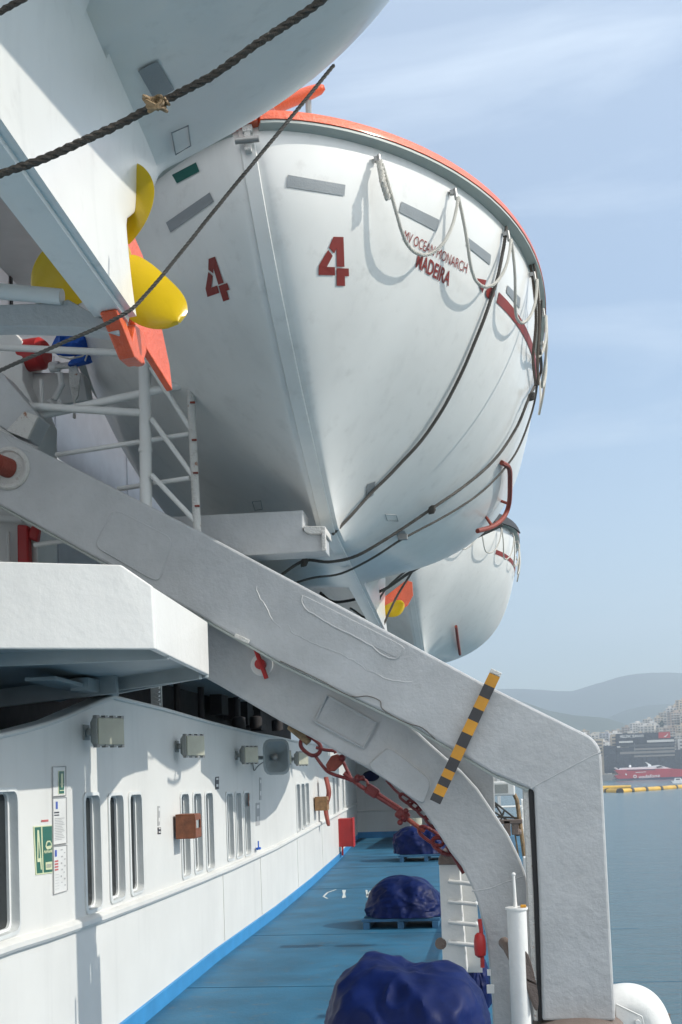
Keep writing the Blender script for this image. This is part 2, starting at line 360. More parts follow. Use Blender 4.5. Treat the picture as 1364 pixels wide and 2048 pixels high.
for h in (.32, .66, 1.0, 1.34): mb = MB(); mb.box((.93, 28.6, h), (.05, 32.4, .085)); mb.build('rail', 'white', dr)
mb = MB()
for k in range(7): mb.box((-2.0, 7+k*6.1+.9*math.sin(k*2.3), .002), (8.0, .014, .004))
M['seam'] = mat('deck_seam', (.013, .095, .175), .7); struct(mb.build('deck_seams', 'seam'))
# stencilled deck marking (worn)
mb = MB()
def DZ(px, py): p = AZ(px, py, 0.004); return p
for poly in (((672, 1779), (655, 1785), (647, 1793), (655, 1797)), ((686, 1780), (690, 1795)), ((690, 1780), (686, 1796)), ((733, 1780), (735, 1795)), ((742, 1781), (733, 1792))):
    for a, b in zip(poly[:-1], poly[1:]):
        p, q = DZ(*a), DZ(*b); d = (q-p).normalized(); n = V((-d.y, d.x, 0))*.02; mb.poly([p-n, q-n, q+n, p+n])
o = mb.build('deck_marking', 'deckmark'); struct(o)
# ------------------------------------------------------------------ upper superstructure behind the boats
su = empty('superstructure', (-5, 10, 3.7), 'tall shaded white superstructure wall behind the lifeboats', 'superstructure')
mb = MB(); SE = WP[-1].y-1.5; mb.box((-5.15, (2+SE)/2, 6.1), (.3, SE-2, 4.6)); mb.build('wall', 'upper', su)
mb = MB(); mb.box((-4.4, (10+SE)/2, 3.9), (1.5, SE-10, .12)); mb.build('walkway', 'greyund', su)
mb = MB(); mb.box((-3.95, (2+SE)/2, 8.0), (2.4, SE-2, .14)); mb.build('shade_overhang', 'greyund', su)  # unseen deck overhead, added to shade the upper wall
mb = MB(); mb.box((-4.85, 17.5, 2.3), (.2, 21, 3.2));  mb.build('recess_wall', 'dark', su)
mb = MB()
for px in (22,): a = AX(px, 440, -4.985); b = AX(px, 655, -4.985); mb.box(((a+b)/2), (.012, .06, (a-b).length+1.6))
mb.build('panel_joint', 'black', su)
for y in (13.5, 16.3, 19, 22, 25): mb = MB(); mb.box((-4.99, y, 5.6), (.02, .035, 3.8)); mb.build('panel_joint', 'upper', su)
# things inside the dark recess
mq = empty('machinery', AX(470, 1480, -4.5), 'dark pipes and louvred machinery in the shaded recess above the deckhouse wall', 'machinery')
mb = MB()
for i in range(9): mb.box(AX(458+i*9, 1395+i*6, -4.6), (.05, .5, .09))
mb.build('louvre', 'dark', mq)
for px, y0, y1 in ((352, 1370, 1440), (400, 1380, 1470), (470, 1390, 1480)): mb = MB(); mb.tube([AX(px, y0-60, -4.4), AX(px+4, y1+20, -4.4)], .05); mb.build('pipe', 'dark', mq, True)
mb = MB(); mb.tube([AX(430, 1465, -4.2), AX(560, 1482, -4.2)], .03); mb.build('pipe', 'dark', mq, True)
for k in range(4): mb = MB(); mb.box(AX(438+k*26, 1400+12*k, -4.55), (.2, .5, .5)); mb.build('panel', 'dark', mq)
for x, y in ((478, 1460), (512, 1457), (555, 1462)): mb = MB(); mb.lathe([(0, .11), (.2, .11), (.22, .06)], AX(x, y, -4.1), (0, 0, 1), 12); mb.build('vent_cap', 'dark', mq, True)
# added panels hidden behind the davit, scalloped lower edge shaped to cast wall shade
mb = MB(); mb.box((-2.4, 23.2, 4.15), (.9, 26, .06)); mb.build('boat_deck_edge', 'greyund', su)
for edge in (((196, 1618), (220, 1590), (245, 1556), (272, 1545), (296, 1540)), ((402, 1545), (420, 1560), (445, 1600), (475, 1632), (505, 1645), (530, 1640), (552, 1620), (570, 1585), (580, 1555))):
    lowr = []
    for x, y in edge:
        w_ = WPX(x, y); t_ = (-2.0-w_.x)/SUNDIR.x; lowr.append(w_+SUNDIR*t_)
    mb = MB(); mb.prism(lowr+[V((-2.0, lowr[-1].y, 4.2)), V((-2.0, lowr[0].y, 4.2))], (-.03, 0, 0)); mb.build('shade_panel', 'white', su)
lb = MB()
for k in range(5): p = AX(312, 1373+k*8, -3.9); lb.box(p, (.09, .06, .024), Matrix.Rotation(R(25), 3, 'Y'))
lb.box(AX(312, 1409, -3.9), (.1, .06, .024)); lb.box(AX(313, 1392, -3.95), (.13, .03, .3))
tag(lb.build('louvre', 'white'), 'small pale louvred vent in the dark recess above the wall', 'vent')

# ------------------------------------------------------------------ boat platform at the left
pf = empty('boat_platform', (-3.4, 7.8, 2.85), 'white overhanging embarkation platform with a deep plain fascia and shaded underside', 'platform')
yf, yb = 7.55, 9.57
a = A(310, 1298, yf); b = A(418, 1340, yb); c = A(418, 1244, yb); d = A(303, 1172, yf); e = A(256, 1148, yf); f = A(0, 1149, yf); z0 = a.z
lf_ = AZ(0, 1297, z0); dl = (lf_-a).normalized(); lf = a+dl*4.2; lft = V((lf.x, lf.y, f.z)); e = V((a.x+dl.x*.21, a.y+dl.y*.21, f.z)); T = .05
mb = MB()
mb.prism([lf, a, d, e, lft], (0, T, 0)); mb.build('front_fascia', 'white', pf, bevel=.008)
mb = MB(); sd = V((b.x, yb, z0)); mb.prism([a+V((.0, T+.001, 0)), sd, V((sd.x, yb, c.z)), V((d.x, d.y+T+.001, d.z))], (-T, 0, 0)); mb.build('side_fascia', 'white', pf, bevel=.008)
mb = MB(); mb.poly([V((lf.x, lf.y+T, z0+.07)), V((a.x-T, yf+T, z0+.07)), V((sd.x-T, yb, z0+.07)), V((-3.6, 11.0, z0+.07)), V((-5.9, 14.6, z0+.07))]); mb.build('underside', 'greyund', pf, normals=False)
mb = MB()
mb.beam(V((a.x-T, yf+.5, z0+.03)), V((-5.5, yf+.3, z0+.03)), .03, .10)
mb.beam(V((sd.x-.05, yb-.1, z0+.02)), V((-5.7, 12.2, z0+.02)), .03, .12)
mb.beam(V((sd.x-.02, yb, z0+.03)), V((-3.6, 11.0, z0+.03)), .04, .10)
mb.beam(V((-3.5, 9.0, z0-.02)), V((-3.6, 10.9, z0-.02)), .25, .03); mb.box((-3.45, 10.0, z0-.01), (.16, .5, .11))
mb.beam(V((-3.2, 10.0, z0)), V((-5.7, 10.8, z0-.1)), .04, .16)
mb.build('stiffener', 'greyund', pf, bevel=.004)

# ------------------------------------------------------------------ lifeboats
P = {'L': 12.1342, 'B': 2.3624, 'D': 2.3884, 'nb': 2.8026, 'ns': 4.7193, 'eb': 0.7031, 'sh': 0.0439, 'e0': 0.3763, 'e1': 1.1122, 'n': 1.2974, 'nm': 1.4778, 'tum': 0.1005, 'rk': 0.3711, 'rks': 0.2416, 'rp': 2.0624, 'heel': 6.4636, 'yaw': 2.0639, 'X': -1.5075, 'Y': 14.1879, 'Z': 4.2896, 'S': 13.4108, 'w0': 0.182, 'ebs': 0.4177, 'shs': 0.25, 'e1s': 0.8694, 'nes': 3.8558, 'tums': 1.1138, 'rps': 2.079, 'ca': 0.4688, 'c0': 0.344}
def hpt(t, u, side=1, off=0):
    L_, tt = P['L'], abs(2*t-1); aft = t >= .5; fb = P['ns'] if aft else P['nb']
    b = P['B']*max(0, 1-tt**fb)**(P['ebs'] if aft else P['eb']); zg = P['D']+P['sh']*(P['shs'] if aft else 1)*(1-2*t)**2
    full = P['e0']*(1-tt**2)+(P['e1s'] if aft else P['e1'])*tt**2
    q_ = min(1, max(0, (t-P['c0'])/(.97-P['c0']))); uc = P['ca']*q_*q_*(3-2*q_)+1e-4; u2 = min(1, max(0, (u-uc)/(1-uc)))
    wv = max(0, 1-(1-u2)**((P['nes'] if aft else P['n'])*tt**2+P['nm']*(1-tt**2)))**full+.16*min(1, u/uc)**2.4*max(0, 1-u)**2*min(1, uc*8)/max(.15, (1-tt**fb)**.3)
    tum = P['tum']+((P['tums']-P['tum'])*tt**2 if aft else 0); k_ = min(1, max(0, (t-.42)/.16)); tap = 1-tum*max(0, u-(.6-.15*k_))**2
    x = P['w0']/2+b*wv*tap; z = zg*u; y = -L_/2+L_*t
    sfac = (1-u)**P['rp'] if not aft else (1.0 if z < .47 else max(0, 1-(u-.47/zg)/(1-.47/zg))**P['rps'])
    y *= 1-(P['rks'] if aft else P['rk'])*sfac
    return V((side*x, y, z))
def hn(t, u, side=1):
    e = .004; a = hpt(min(t+e, 1), u, side)-hpt(max(t-e, 0), u, side); b = hpt(t, min(u+e, 1), side)-hpt(t, max(u-e, 0), side)
    n = a.cross(b).normalized()
    return n if n.x*side > 0 else -n
hl, yw = R(P['heel']), R(P['yaw'])
HEEL = Matrix(((math.cos(hl), 0, -math.sin(hl)), (0, 1, 0), (math.sin(hl), 0, math.cos(hl))))
ROT = Matrix.Rotation(yw, 3, 'Z') @ HEEL
def place_boat(k): return V((P['X'], P['Y']+k*P['S'], P['Z']+.28))
b4 = empty('lifeboat', place_boat(0), 'white lifeboat numbered 4 with orange gunwale and white grab lines, hanging in the middle', 'lifeboat', 'lifeboats hung in a row along the ship', ROT)
BM = WORLD[b4.name]; BI = BM.inverted()
def lw(mbx): mbx.v = [BM @ p for p in mbx.v]; return mbx
NT, NU = 96, 44
ts = [.5-.5*math.cos(math.pi*i/NT) for i in range(NT+1)]; us = [(j/NU)**1.15 for j in range(NU+1)]
mb = MB()
for sd in (1, -1):
    G = [[hpt(t, u, sd) for u in us] for t in ts]; k = len(mb.v)
    for row in G: mb.v += row
    for i in range(NT):
        for j in range(NU): q = k+i*(NU+1)+j; f = (q, q+NU+1, q+NU+2, q+1); mb.f.append(f if sd > 0 else tuple(reversed(f))); mb.m.append(0)
for i in range(NT): mb.poly([hpt(ts[i], 0, -1), hpt(ts[i+1], 0, -1), hpt(ts[i+1], 0, 1), hpt(ts[i], 0, 1)])
for t in (0, 1):
    for j in range(NU): mb.poly([hpt(t, us[j], -1), hpt(t, us[j], 1), hpt(t, us[j+1], 1), hpt(t, us[j+1], -1)])
lw(mb); bvh = BVHTree.FromPolygons(mb.v, mb.f)
hull = mb.build('hull', 'hull', b4, True)
def hh(px, py, off=0, k=0):
    o = EYE-V((0, k*P['S'], 0)); r = ray(px, py); h = bvh.ray_cast(o, r)
    if h[0] is None:
        n = bvh.find_nearest(o+r*(P['Y']-o.y)); 
        return n[0]+n[1]*off
    n = h[1] if h[1].dot(r) < 0 else -h[1]
    return h[0]+n*off+V((0, k*P['S'], 0))
def decal(name, quad, m, polys=None, parent=b4, off=.006, k=0, text=None, n=6, label=None, bold=False):
    mb = MB(); q = [V((a, b, 0)) for a, b in quad]
    def W_(u, v): p = bilin(q, u, v); return hh(p.x, p.y, off, k)-V((0, k*P['S'], 0)) if parent is b4 else hh(p.x, p.y, off, k)
    if text:
        vs, fs = textpolys(text, bold); mb.raw([W_(u, 1-v) for u, v in vs], fs)
    elif polys:
        for pl in polys: mb.poly([W_(u, v) for u, v in pl])
    else:
        for i in range(n):
            for j in range(3): mb.poly([W_(i/n, j/3), W_((i+1)/n, j/3), W_((i+1)/n, (j+1)/3), W_(i/n, (j+1)/3)])
    o = mb.build(name, m, parent, normals=False)
    if label: o['label'] = label
    return o
# keel bar down the stem and along the bottom
kb = MB(); line_ = [hpt(0, u) for u in [1-i/14 for i in range(14)]]+[hpt(i/40, 0) for i in range(41)]; kw = .06
line_ = [V((0, p.y, p.z)) for p in line_]; rows = []
for i, p in enumerate(line_):
    t_ = (line_[min(i+1, len(line_)-1)]-line_[max(i-1, 0)]).normalized(); o_ = V((0, t_.z, -t_.y)); o_ = o_ if (o_.z < 0 or o_.y < 0) else -o_
    if p.y > 0 and o_.z > 0: o_ = -o_
    rows.append([p+V((-kw-.01, 0, 0))-o_*.05, p+V((-kw+.01, 0, 0))+o_*.02, p+V((kw-.01, 0, 0))+o_*.02, p+V((kw+.01, 0, 0))-o_*.05])
for a, b in zip(rows[:-1], rows[1:]):
    for j in range(3): kb.poly([a[j], b[j], b[j+1], a[j+1]])
kb.poly(rows[0]); kb.poly(rows[-1]); lw(kb).build('keel', 'hull', b4, True)
# gunwale & strake
def sweep(t0, t1, prof, n=70, side=1):
    m = MB(); rows = []
    for i in range(n+1):
        t = t0+(t1-t0)*(.5-.5*math.cos(math.pi*i/n)); c = hpt(t, 1, side); nn = hn(min(max(t, .004), .996), .97, side); nn.z = 0; nn.normalize()
        rows.append([c+nn*a+V((0, 0, b)) for a, b in prof])
    k = len(m.v); w = len(prof)
    for r_ in rows: m.v += r_
    for i in range(n):
        for j in range(w): m.f.append((k+i*w+j, k+i*w+(j+1) % w, k+(i+1)*w+(j+1) % w, k+(i+1)*w+j)); m.m.append(0)
    for e in (0, n*w): m.f.append(tuple(range(k+e, k+e+w))); m.m.append(0)
    return m
g = MB()
for sd in (1, -1):
    x = sweep(0, 1, [(-.08, .058), (.085, .054), (.096, .03), (.096, -.012), (.05, -.014), (-.08, -.01)], side=sd); g.raw(x.v, x.f)
g.box(hpt(0, 1, 1)*.5+hpt(0, 1, -1)*.5+V((0, -.03, .03)), (.2, .12, .085))
gun = lw(g).build('gunwale', 'orange', b4, True)
g = MB()
for sd in (1, -1):
    x = sweep(0, 1, [(0, -.016), (.088, -.016), (.086, -.034), (0, -.044)], side=sd); g.raw(x.v, x.f)
lw(g).build('rubbing_strake', 'strake', b4)
g = MB()
for i in range(NT): g.poly([hpt(ts[i], 1, -1)+V((0, 0, -.02)), hpt(ts[i+1], 1, -1)+V((0, 0, -.02)), hpt(ts[i+1], 1, 0)+V((0, 0, .1)), hpt(ts[i], 1, 0)+V((0, 0, .1))]); g.poly([hpt(ts[i], 1, 1)+V((0, 0, -.02)), hpt(ts[i+1], 1, 1)+V((0, 0, -.02)), hpt(ts[i+1], 1, 0)+V((0, 0, .1)), hpt(ts[i], 1, 0)+V((0, 0, .1))])
lw(g).build('cover', 'white', b4)
# propeller and rudder
hub = V((0, P['L']/2*(1-P['rks'])+.2, .42))
def propeller(parent, bmx, phase, sc=1.0):
    pr = MB(); pr.lathe([(-.2, .05), (-.07, .065), (.04, .06), (.08, .03), (.09, .0)], hub, (0, 1, 0), 16); pr.v = [bmx @ p for p in pr.v]
    po = pr.build('propeller', 'yellow', parent, True)
    for ang in (78, -58, 196):
        bl = MB(); a = R(ang+phase); rd = V((math.cos(a), 0, math.sin(a))); td = V((-math.sin(a), 0, math.cos(a)))
        n, w = 30, 8; top_, bot = [], []
        for i in range(n+1):
            f = i/n; r = .04+.43*f*sc; wd = .15*sc*math.sqrt(max(0, 1-((f-.56)/.44)**2 if f > .56 else 1-((f-.56)/.62)**2))
            wd = max(wd, .003); pit = R(26-12*f)
            for j in range(w+1):
                s_ = (j/w*2-1); o_ = td*(s_*wd*math.cos(pit)-.03*math.sin(math.pi*f))+V((0, 1, 0))*(s_*wd*math.sin(pit)+.025*(s_*s_))
                p = hub+rd*r+o_; th = .007*(1-s_*s_*.8)
                top_.append(p+V((0, th, 0))); bot.append(p-V((0, th, 0)))
        F_ = []
        for i in range(n):
            for j in range(w): q = i*(w+1)+j; F_.append((q, q+1, q+w+2, q+w+1))
        N0 = len(top_); bl.raw(top_+bot, F_+[tuple(reversed([x+N0 for x in f])) for f in F_])
        bd = [i*(w+1) for i in range(n+1)]+[n*(w+1)+j for j in range(1, w+1)]+[i*(w+1)+w for i in range(n-1, -1, -1)]+[j for j in range(w-1, 0, -1)]
        for q in range(len(bd)): e, f = bd[q], bd[(q+1) % len(bd)]; bl.f.append((e, f, f+N0, e+N0)); bl.m.append(0)
        bl.v = [bmx @ p for p in bl.v]; bl.build('blade', 'yellow', po, True)
# rudder: built around its stock so that it can be turned
RS = V((0, P['L']/2*(1-P['rks'])+.34, 0))
def rudder(ang, parent, bmx, shape=None):
    c, s_ = math.cos(R(ang)), math.sin(R(ang)); d = V((s_, c, 0)); n = V((c, -s_, 0)); r = MB()
    pts = shape or [(0, .58), (.10, .56), (.24, .34), (.34, .10), (.36, -.10), (.32, -.22), (.05, -.10), (0, -.04)]
    r.prism([RS+d*a+V((0, 0, b))-n*.018 for a, b in pts], n*.036)
    r.tube([RS+V((0, 0, .5)), RS+V((0, 0, -.1))], .03, 10)
    r.v = [bmx @ p for p in r.v]
    o = r.build('rudder', 'orange', parent, bevel=.006)
    h = MB(); y_ = RS.y
    h.prism([V((-.04, y_-.52, -.03)), V((-.04, y_-.42, .04)), V((-.04, y_-.34, -.02)), V((-.04, y_-.26, -.08)), V((-.04, y_-.14, .05)), V((-.04, y_+.04, .08)), V((-.04, y_+.04, -.03)), V((-.04, y_-.10, -.14)), V((-.04, y_-.26, -.16))], V((.08, 0, 0)))
    h.v = [bmx @ p for p in h.v]; h.build('rudder_heel', 'orange', parent, bevel=.01)
# band along the sheer
def uv_of(px, py):
    p = BI @ hh(px, py); best = min(((hpt(t, u)-p).length, t, u) for t in [i/120 for i in range(121)] for u in [j/60 for j in range(61)]); return best[1:]
t_s, u_hi = uv_of(995, 585); _, u_lo = uv_of(996, 612)
mb = MB()
tl = [t_s+(.985-t_s)*i/40 for i in range(41)]
for a, b in zip(tl[:-1], tl[1:]):
    for c0, c1 in ((u_lo, (u_lo+u_hi)/2), ((u_lo+u_hi)/2, u_hi)):
        mb.poly([hpt(a, c0)+hn(a, c0)*.005, hpt(b, c0)+hn(b, c0)*.005, hpt(b, c1)+hn(b, c1)*.005, hpt(a, c1)+hn(a, c1)*.005])
lw(mb).build('red_band', 'stencil', b4, normals=False)
# becket line
ATT = [uv_of(745, 312)[0], uv_of(905, 382)[0], uv_of(1000, 468)[0]]
stp = ATT[2]-ATT[1]; ATT += [ATT[2]+stp*(k+1)*1.05 for k in range(4)]; ATT = [a for a in ATT if a < .97]
mb = MB(); cl = MB()
def anc(t): p = hpt(t, .93); n = hn(t, .9); n.z = 0; return p+n.normalized()*.06
for a, b in zip(ATT[:-1], ATT[1:]):
    pa, pb = anc(a), anc(b); n = (hn((a+b)/2, .9)); n.z = 0; n.normalize(); pts = []; span = (pb-pa).length
    mid = hpt((a+b)/2, .93)+n*.06
    for i in range(25):
        f = i/24; p = pa.lerp(pb, f); bow = (mid-(pa+pb)/2)*4*f*(1-f); s_ = 1-abs(2*f-1)**2.4
        g0 = p+bow*.8+V((0, 0, -.60*s_-.03))+n*.02; w0_ = BM @ g0; hn0 = bvh.find_nearest(w0_); gap = (w0_-hn0[0]).length
        if gap > .03: w0_ = hn0[0]+(w0_-hn0[0])*(1-.62*s_) if gap*(1-.62*s_) > .03 else hn0[0]+(w0_-hn0[0]).normalized()*.03
        pts.append(BI @ w0_)
    mb.twist([BM @ p for p in pts], .0145, .065)
for a in ATT:
    cl = MB(); p = anc(a); n = hn(a, .9); cl.box(p-V((n.x, n.y, 0))*.03+V((0, 0, .03)), (.035, .035, .035)); cl.tube([p+V((0, 0, .05)), p+V((0, 0, .01))]+[p+V((0, 0, -.04))], .014, 6); lw(cl).build('rope_eye', 'steel', b4)
pa = anc(ATT[0]); mb.twist([BM @ (pa+V((0, 0, 0))), BM @ (pa+V((.0, -.02, -.17))), BM @ (pa+V((.02, .03, -.28)))], .026, .09, strands=3)
mb.build('grab_line', 'wrope', b4, True)
COMMON = list(b4.children)
TAPE = [((575, 350), (690, 370), (688, 392), (572, 374)), ((802, 403), (878, 440), (872, 463), (797, 424)), ((935, 475), (981, 510), (979, 530), (931, 491)), ((1014, 570), (1040, 596), (1038, 617), (1012, 585)), ((333, 445), (420, 385), (429, 403), (342, 465)), ((733, 968), (750, 962), (746, 990), (731, 999)), ((790, 1063), (808, 1060), (814, 1072), (796, 1076))]
for q in TAPE: decal('reflective_tape', q, 'tape')
decal('green_marking', ((345, 350), (393, 325), (400, 343), (355, 367)), 'greenp')
FOUR = [[(.50, 0), (.86, 0), (.86, .61), (.60, .61), (.60, .24), (.52, .34), (.34, .22)], [(.31, .27), (.47, .39), (.27, .62), (.54, .62), (.54, .79), (0, .79), (0, .60)], [(.59, .64), (1, .64), (1, .80), (.86, .80), (.86, 1), (.59, 1)]]
decal('number', ((638, 473), (694, 474), (698, 572), (636, 570)), 'stencil', FOUR)
decal('number', ((400, 524), (436, 511), (466, 596), (420, 612)), 'stencil', FOUR)
decal('ship_name', ((810, 460), (935, 527), (932, 547), (805, 480)), 'stencil', text='MV OCEAN MONARCH', off=.006)
decal('port_name', ((836, 503), (903, 545), (896, 572), (830, 534)), 'stencil', text='MADEIRA', off=.006, bold=True)
decal('triangle_mark', ((952, 556), (971, 560), (965, 588), (958, 580)), 'stencil', [[(0, 0), (1, 0), (.75, 1)]], off=.01)
decal('round_mark', ((970, 574), (988, 574), (988, 598), (970, 598)), 'stencil', [[(.5+.5*math.cos(R(a)), .5+.5*math.sin(R(a))) for a in range(0, 360, 30)]], off=.01)
# thin scribed plates on the bottom
for q in (((770, 1028), (792, 1030), (796, 1042), (774, 1040)), ((505, 1003), (522, 1001), (525, 1018), (510, 1020))):
    mb = MB(); pts = [hh(*a, .004) for a in q]; mb.tube(pts, .004, 4, closed=True); mb.build('inspection_plate', 'tape', b4)
# bow shackle, hook and roof roll
mb = MB(); p = hh(498, 290, .02)
mb.box(p+V((0, -.02, .03)), (.045, .05, .16)); mb.box(p+V((0, -.02, .09)), (.07, .06, .05)); mb.box(p+V((0, -.02, -.05)), (.05, .05, .04))
mb.build('bow_plate', 'davitrust', b4, bevel=.006)
mb = MB(); mb.tube([p+V((-.085, -.05, .0)), p+V((.085, -.05, .0))], .022, 10); mb.build('bow_pin', 'steel', b4, True)
def boxpath(a, b, w, h, name, m, par=b4, bev=.01): mb = MB(); mb.beam(a, b, w, h); return mb.build(name, m, par, bevel=bev)
mb = MB(); q = A(530, 240, 8.8); mb.box(q+V((0, 0, .03)), (.13, .3, .1)); mb.tube([q+V((-.09, 0, .0)), q+V((-.04, 0, .1)), q+V((.05, 0, .1)), q+V((.08, 0, 0))], .025, 8); mb.build('lifting_hook', 'rustred', b4, bevel=.01)
mb = MB(); a, b = A(540, 216, 9.6), A(640, 178, 9.6); mb.tube([a, a.lerp(b, .3), a.lerp(b, .8), b, b+(b-a).normalized()*.04], [.07, .06, .055, .045, .02], 12); mb.build('canopy_roll', 'orange', b4, True); mb = MB(); mb.tube([b+V((-.1, 0, 0)), b+V((-.12, .1, -.45))], .025, 8); mb.build('canopy_post', 'steel', b4, True)
# ---- two more boats from the same parts
def dup_boat(k, label):
    r = b4.copy(); COL.objects.link(r); r.location = place_boat(k); r['label'] = label
    if k == 1: r.location.z += .2
    WORLD[r.name] = Matrix.Translation(V((0, k*P['S'], .2 if k == 1 else 0))) @ BM
    for c in COMMON:
        d = c.copy(); COL.objects.link(d); d.parent = r; WORLD[d.name] = WORLD[r.name]
        for g_ in c.children: e = g_.copy(); COL.objects.link(e); e.parent = d
    return r
b1 = dup_boat(-1, 'nearest white lifeboat overhead at the top left, its shaded keel and propeller in view')
b7 = dup_boat(1, 'farthest white lifeboat, partly hidden behind lifeboat 4, above the striped bar')
rudder(72, b4, BM, [(0, .62), (.52, .92), (.62, .88), (.60, .66), (.48, .50), (0, .30)]); rudder(12, b1, WORLD[b1.name], [(0, .66), (.08, .66), (.20, .54), (.31, .22), (.35, 0), (.34, -.14), (.05, .02), (0, .06)]); rudder(10, b7, WORLD[b7.name])
propeller(b1, WORLD[b1.name], 0); propeller(b4, BM, -65, .9); propeller(b7, WORLD[b7.name], 30)
def AH(px, py, dx=18, dy=0): return A(px, py, hh(px-dx, py-dy).y)
# bilge grab rail, rust red
pts = [AH(x, y, dx) for x, y, dx in ((1003, 925, 4), (1018, 936, 12), (1020, 965, 14), (1018, 1008, 22), (1007, 1035, 30), (985, 1053, 36), (955, 1062, 34))]
mb = MB(); mb.tube(smoothpath(pts, 4), .027, 8)
for a, b in ((3, (1002, 1002)), (5, (972, 1034))): mb.tube([pts[a], hh(*b, 0)], .018, 6)
mb.build('bilge_rail', 'rustred', b4, True)
decal('reflective_tape', ((275, 139), (314, 119), (348, 176), (309, 200)), 'tape', parent=b1, k=-1, off=.008)
mb = MB(); q = [hh(x, y, .01, -1) for x, y in ((342, 262), (375, 248), (380, 288), (350, 306))]; mb.tube(q, .004, 5, closed=True); mb.build('inspection_plate', 'tape', b1)
mb = MB(); mb.tube([hh(x, y, .07, 1)+V((0, 0, .2)) for x, y in ((908, 1268), (912, 1295), (917, 1322))], .03, 8); mb.build('bilge_rail', 'rustred', b7, True)
print('HUB', BM @ hub, 'ATT', ATT, 'band', t_s, u_lo, u_hi)
# black fender strip on the farthest boat
mb = MB(); pts = [hpt(t, 1.0)+hn(t, .97)*.12 for t in [ATT[0]-.02+i*.035 for i in range(9)]]
bmx = WORLD[b7.name]; up_ = [bmx @ (p+V((0, 0, .08))) for p in pts]; dn = [bmx @ (p+V((.03, 0, -.20+.02*i))) for i, p in enumerate(pts)]
for i in range(8): mb.poly([up_[i], up_[i+1], dn[i+1], dn[i]])
o = mb.build('black_fender', 'black', b7); sm = o.modifiers.new('s', 'SOLIDIFY'); sm.thickness = .03
# ------------------------------------------------------------------ davit in the foreground
DY = 9.6
def PA(pts, y): return [A(x, y_, y) for x, y_ in pts]
def arc(p0, p1, p2, n=8):  # quadratic corner
    return [((1-t)**2*p0[0]+2*t*(1-t)*p1[0]+t*t*p2[0], (1-t)**2*p0[1]+2*t*(1-t)*p1[1]+t*t*p2[1]) for t in [i/n for i in range(n+1)]]
base = A(1160, 2036, DY)
dv = empty('davit', (base.x, DY+.15, base.z), 'big white steel davit frame crossing the foreground, sloping arm bent down into a leg', 'davit')
outer = [(-90, 812), (0, 860), (405, 1065), (730, 1238), (962, 1364)] + arc((1172, 1468), (1200, 1483), (1203, 1512)) + [(1218, 1800), (1231, 2042)]
inner = [(1085, 2042), (1078, 1800), (1068, 1580), (1057, 1577), (986, 1547), (928, 1512), (820, 1449), (560, 1325), (470, 1272), (260, 1153), (0, 1010), (-90, 962)]
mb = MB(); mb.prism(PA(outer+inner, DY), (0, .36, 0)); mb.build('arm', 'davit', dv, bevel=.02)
# groove, flange and slot strip
mb = MB(); lo = inner[3:][::-1]
fl = PA(lo, DY+.03); mb.tube([p+V((0, 0, -.012)) for p in fl], .013, 6); mb.build('lower_flange', 'strake', dv, True)
mb = MB(); mb.prism(PA([(1057, 1577), (1068, 1580), (1078, 1800), (1086, 2042), (1076, 2042), (1068, 1800)], DY+.05), (0, .2, 0)); mb.build('gap_shade_strip', 'black', dv)  # black strip stands in for the dark gap beside the leg
mb = MB(); mb.prism(PA([(1046, 1574), (1057, 1578), (1068, 1800), (1077, 2042), (1068, 2042), (1056, 1800)], DY+.06), (0, .24, 0)); mb.build('guide_rail', 'davitrust', dv, bevel=.006)
# curved lower plate
DB = 9.99
up_ = [(380, 1150), (470, 1240), (700, 1360), (829, 1458), (860, 1487), (900, 1522), (922, 1541), (955, 1577), (992, 1632), (1017, 1670), (1042, 1722), (1056, 1762), (1060, 1860), (1072, 2052)]
dn = [(986, 2052), (984, 2000), (978, 1925), (971, 1865), (962, 1836), (954, 1800), (942, 1770), (923, 1733), (900, 1704), (875, 1664), (850, 1628), (833, 1606), (790, 1572), (733, 1536), (690, 1512), (622, 1475), (560, 1442), (500, 1407), (440, 1372), (393, 1346), (330, 1300)]
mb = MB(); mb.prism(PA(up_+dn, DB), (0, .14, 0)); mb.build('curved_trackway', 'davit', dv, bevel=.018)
mb = MB(); mb.prism(PA([(800, 1430), (925, 1508), (982, 1540)] + arc((982, 1540), (988, 1546), (988, 1556), 4) + [(991, 1660), (985, 1700), (900, 1600)], DB+.18), (0, .1, 0)); mb.build('back_plate', 'davit', dv, bevel=.01)
# raised plates and weld beads
def bead(pts, y, r, name, m='davit', closed=True, jit=.0): 
    q = [p+V((random.uniform(-jit, jit), 0, random.uniform(-jit, jit))) for p in resample(smoothpath(PA(pts, y), 3) if not closed else PA(pts, y), .03)]
    mb = MB(); mb.tube(q, r, 6, closed=closed); return mb.build(name, m, dv, True)
def rq(q, r=.12, n=4):  # rounded quad in px
    out = []
    for i in range(4):
        a, b, c = q[i-1], q[i], q[(i+1) % 4]
        p0 = (b[0]+(a[0]-b[0])*r, b[1]+(a[1]-b[1])*r); p2 = (b[0]+(c[0]-b[0])*r*1.6, b[1]+(c[1]-b[1])*r*1.6); out += arc(p0, b, p2, n)
    return out
mb = MB(); mb.prism(PA(rq(((228, 1018), (345, 1078), (316, 1165), (190, 1092))), DY-.009), (0, .02, 0)); mb.build('doubler_plate', 'davit', dv, bevel=.006)
bead(rq(((228, 1018), (345, 1078), (316, 1165), (190, 1092))), DY-.004, .008, 'weld_bead')
mb = MB(); mb.prism(PA(rq(((600, 1186), (812, 1294), (795, 1318), (612, 1222))), DY-.006), (0, .02, 0)); mb.build('doubler_plate', 'davit', dv, bevel=.005)
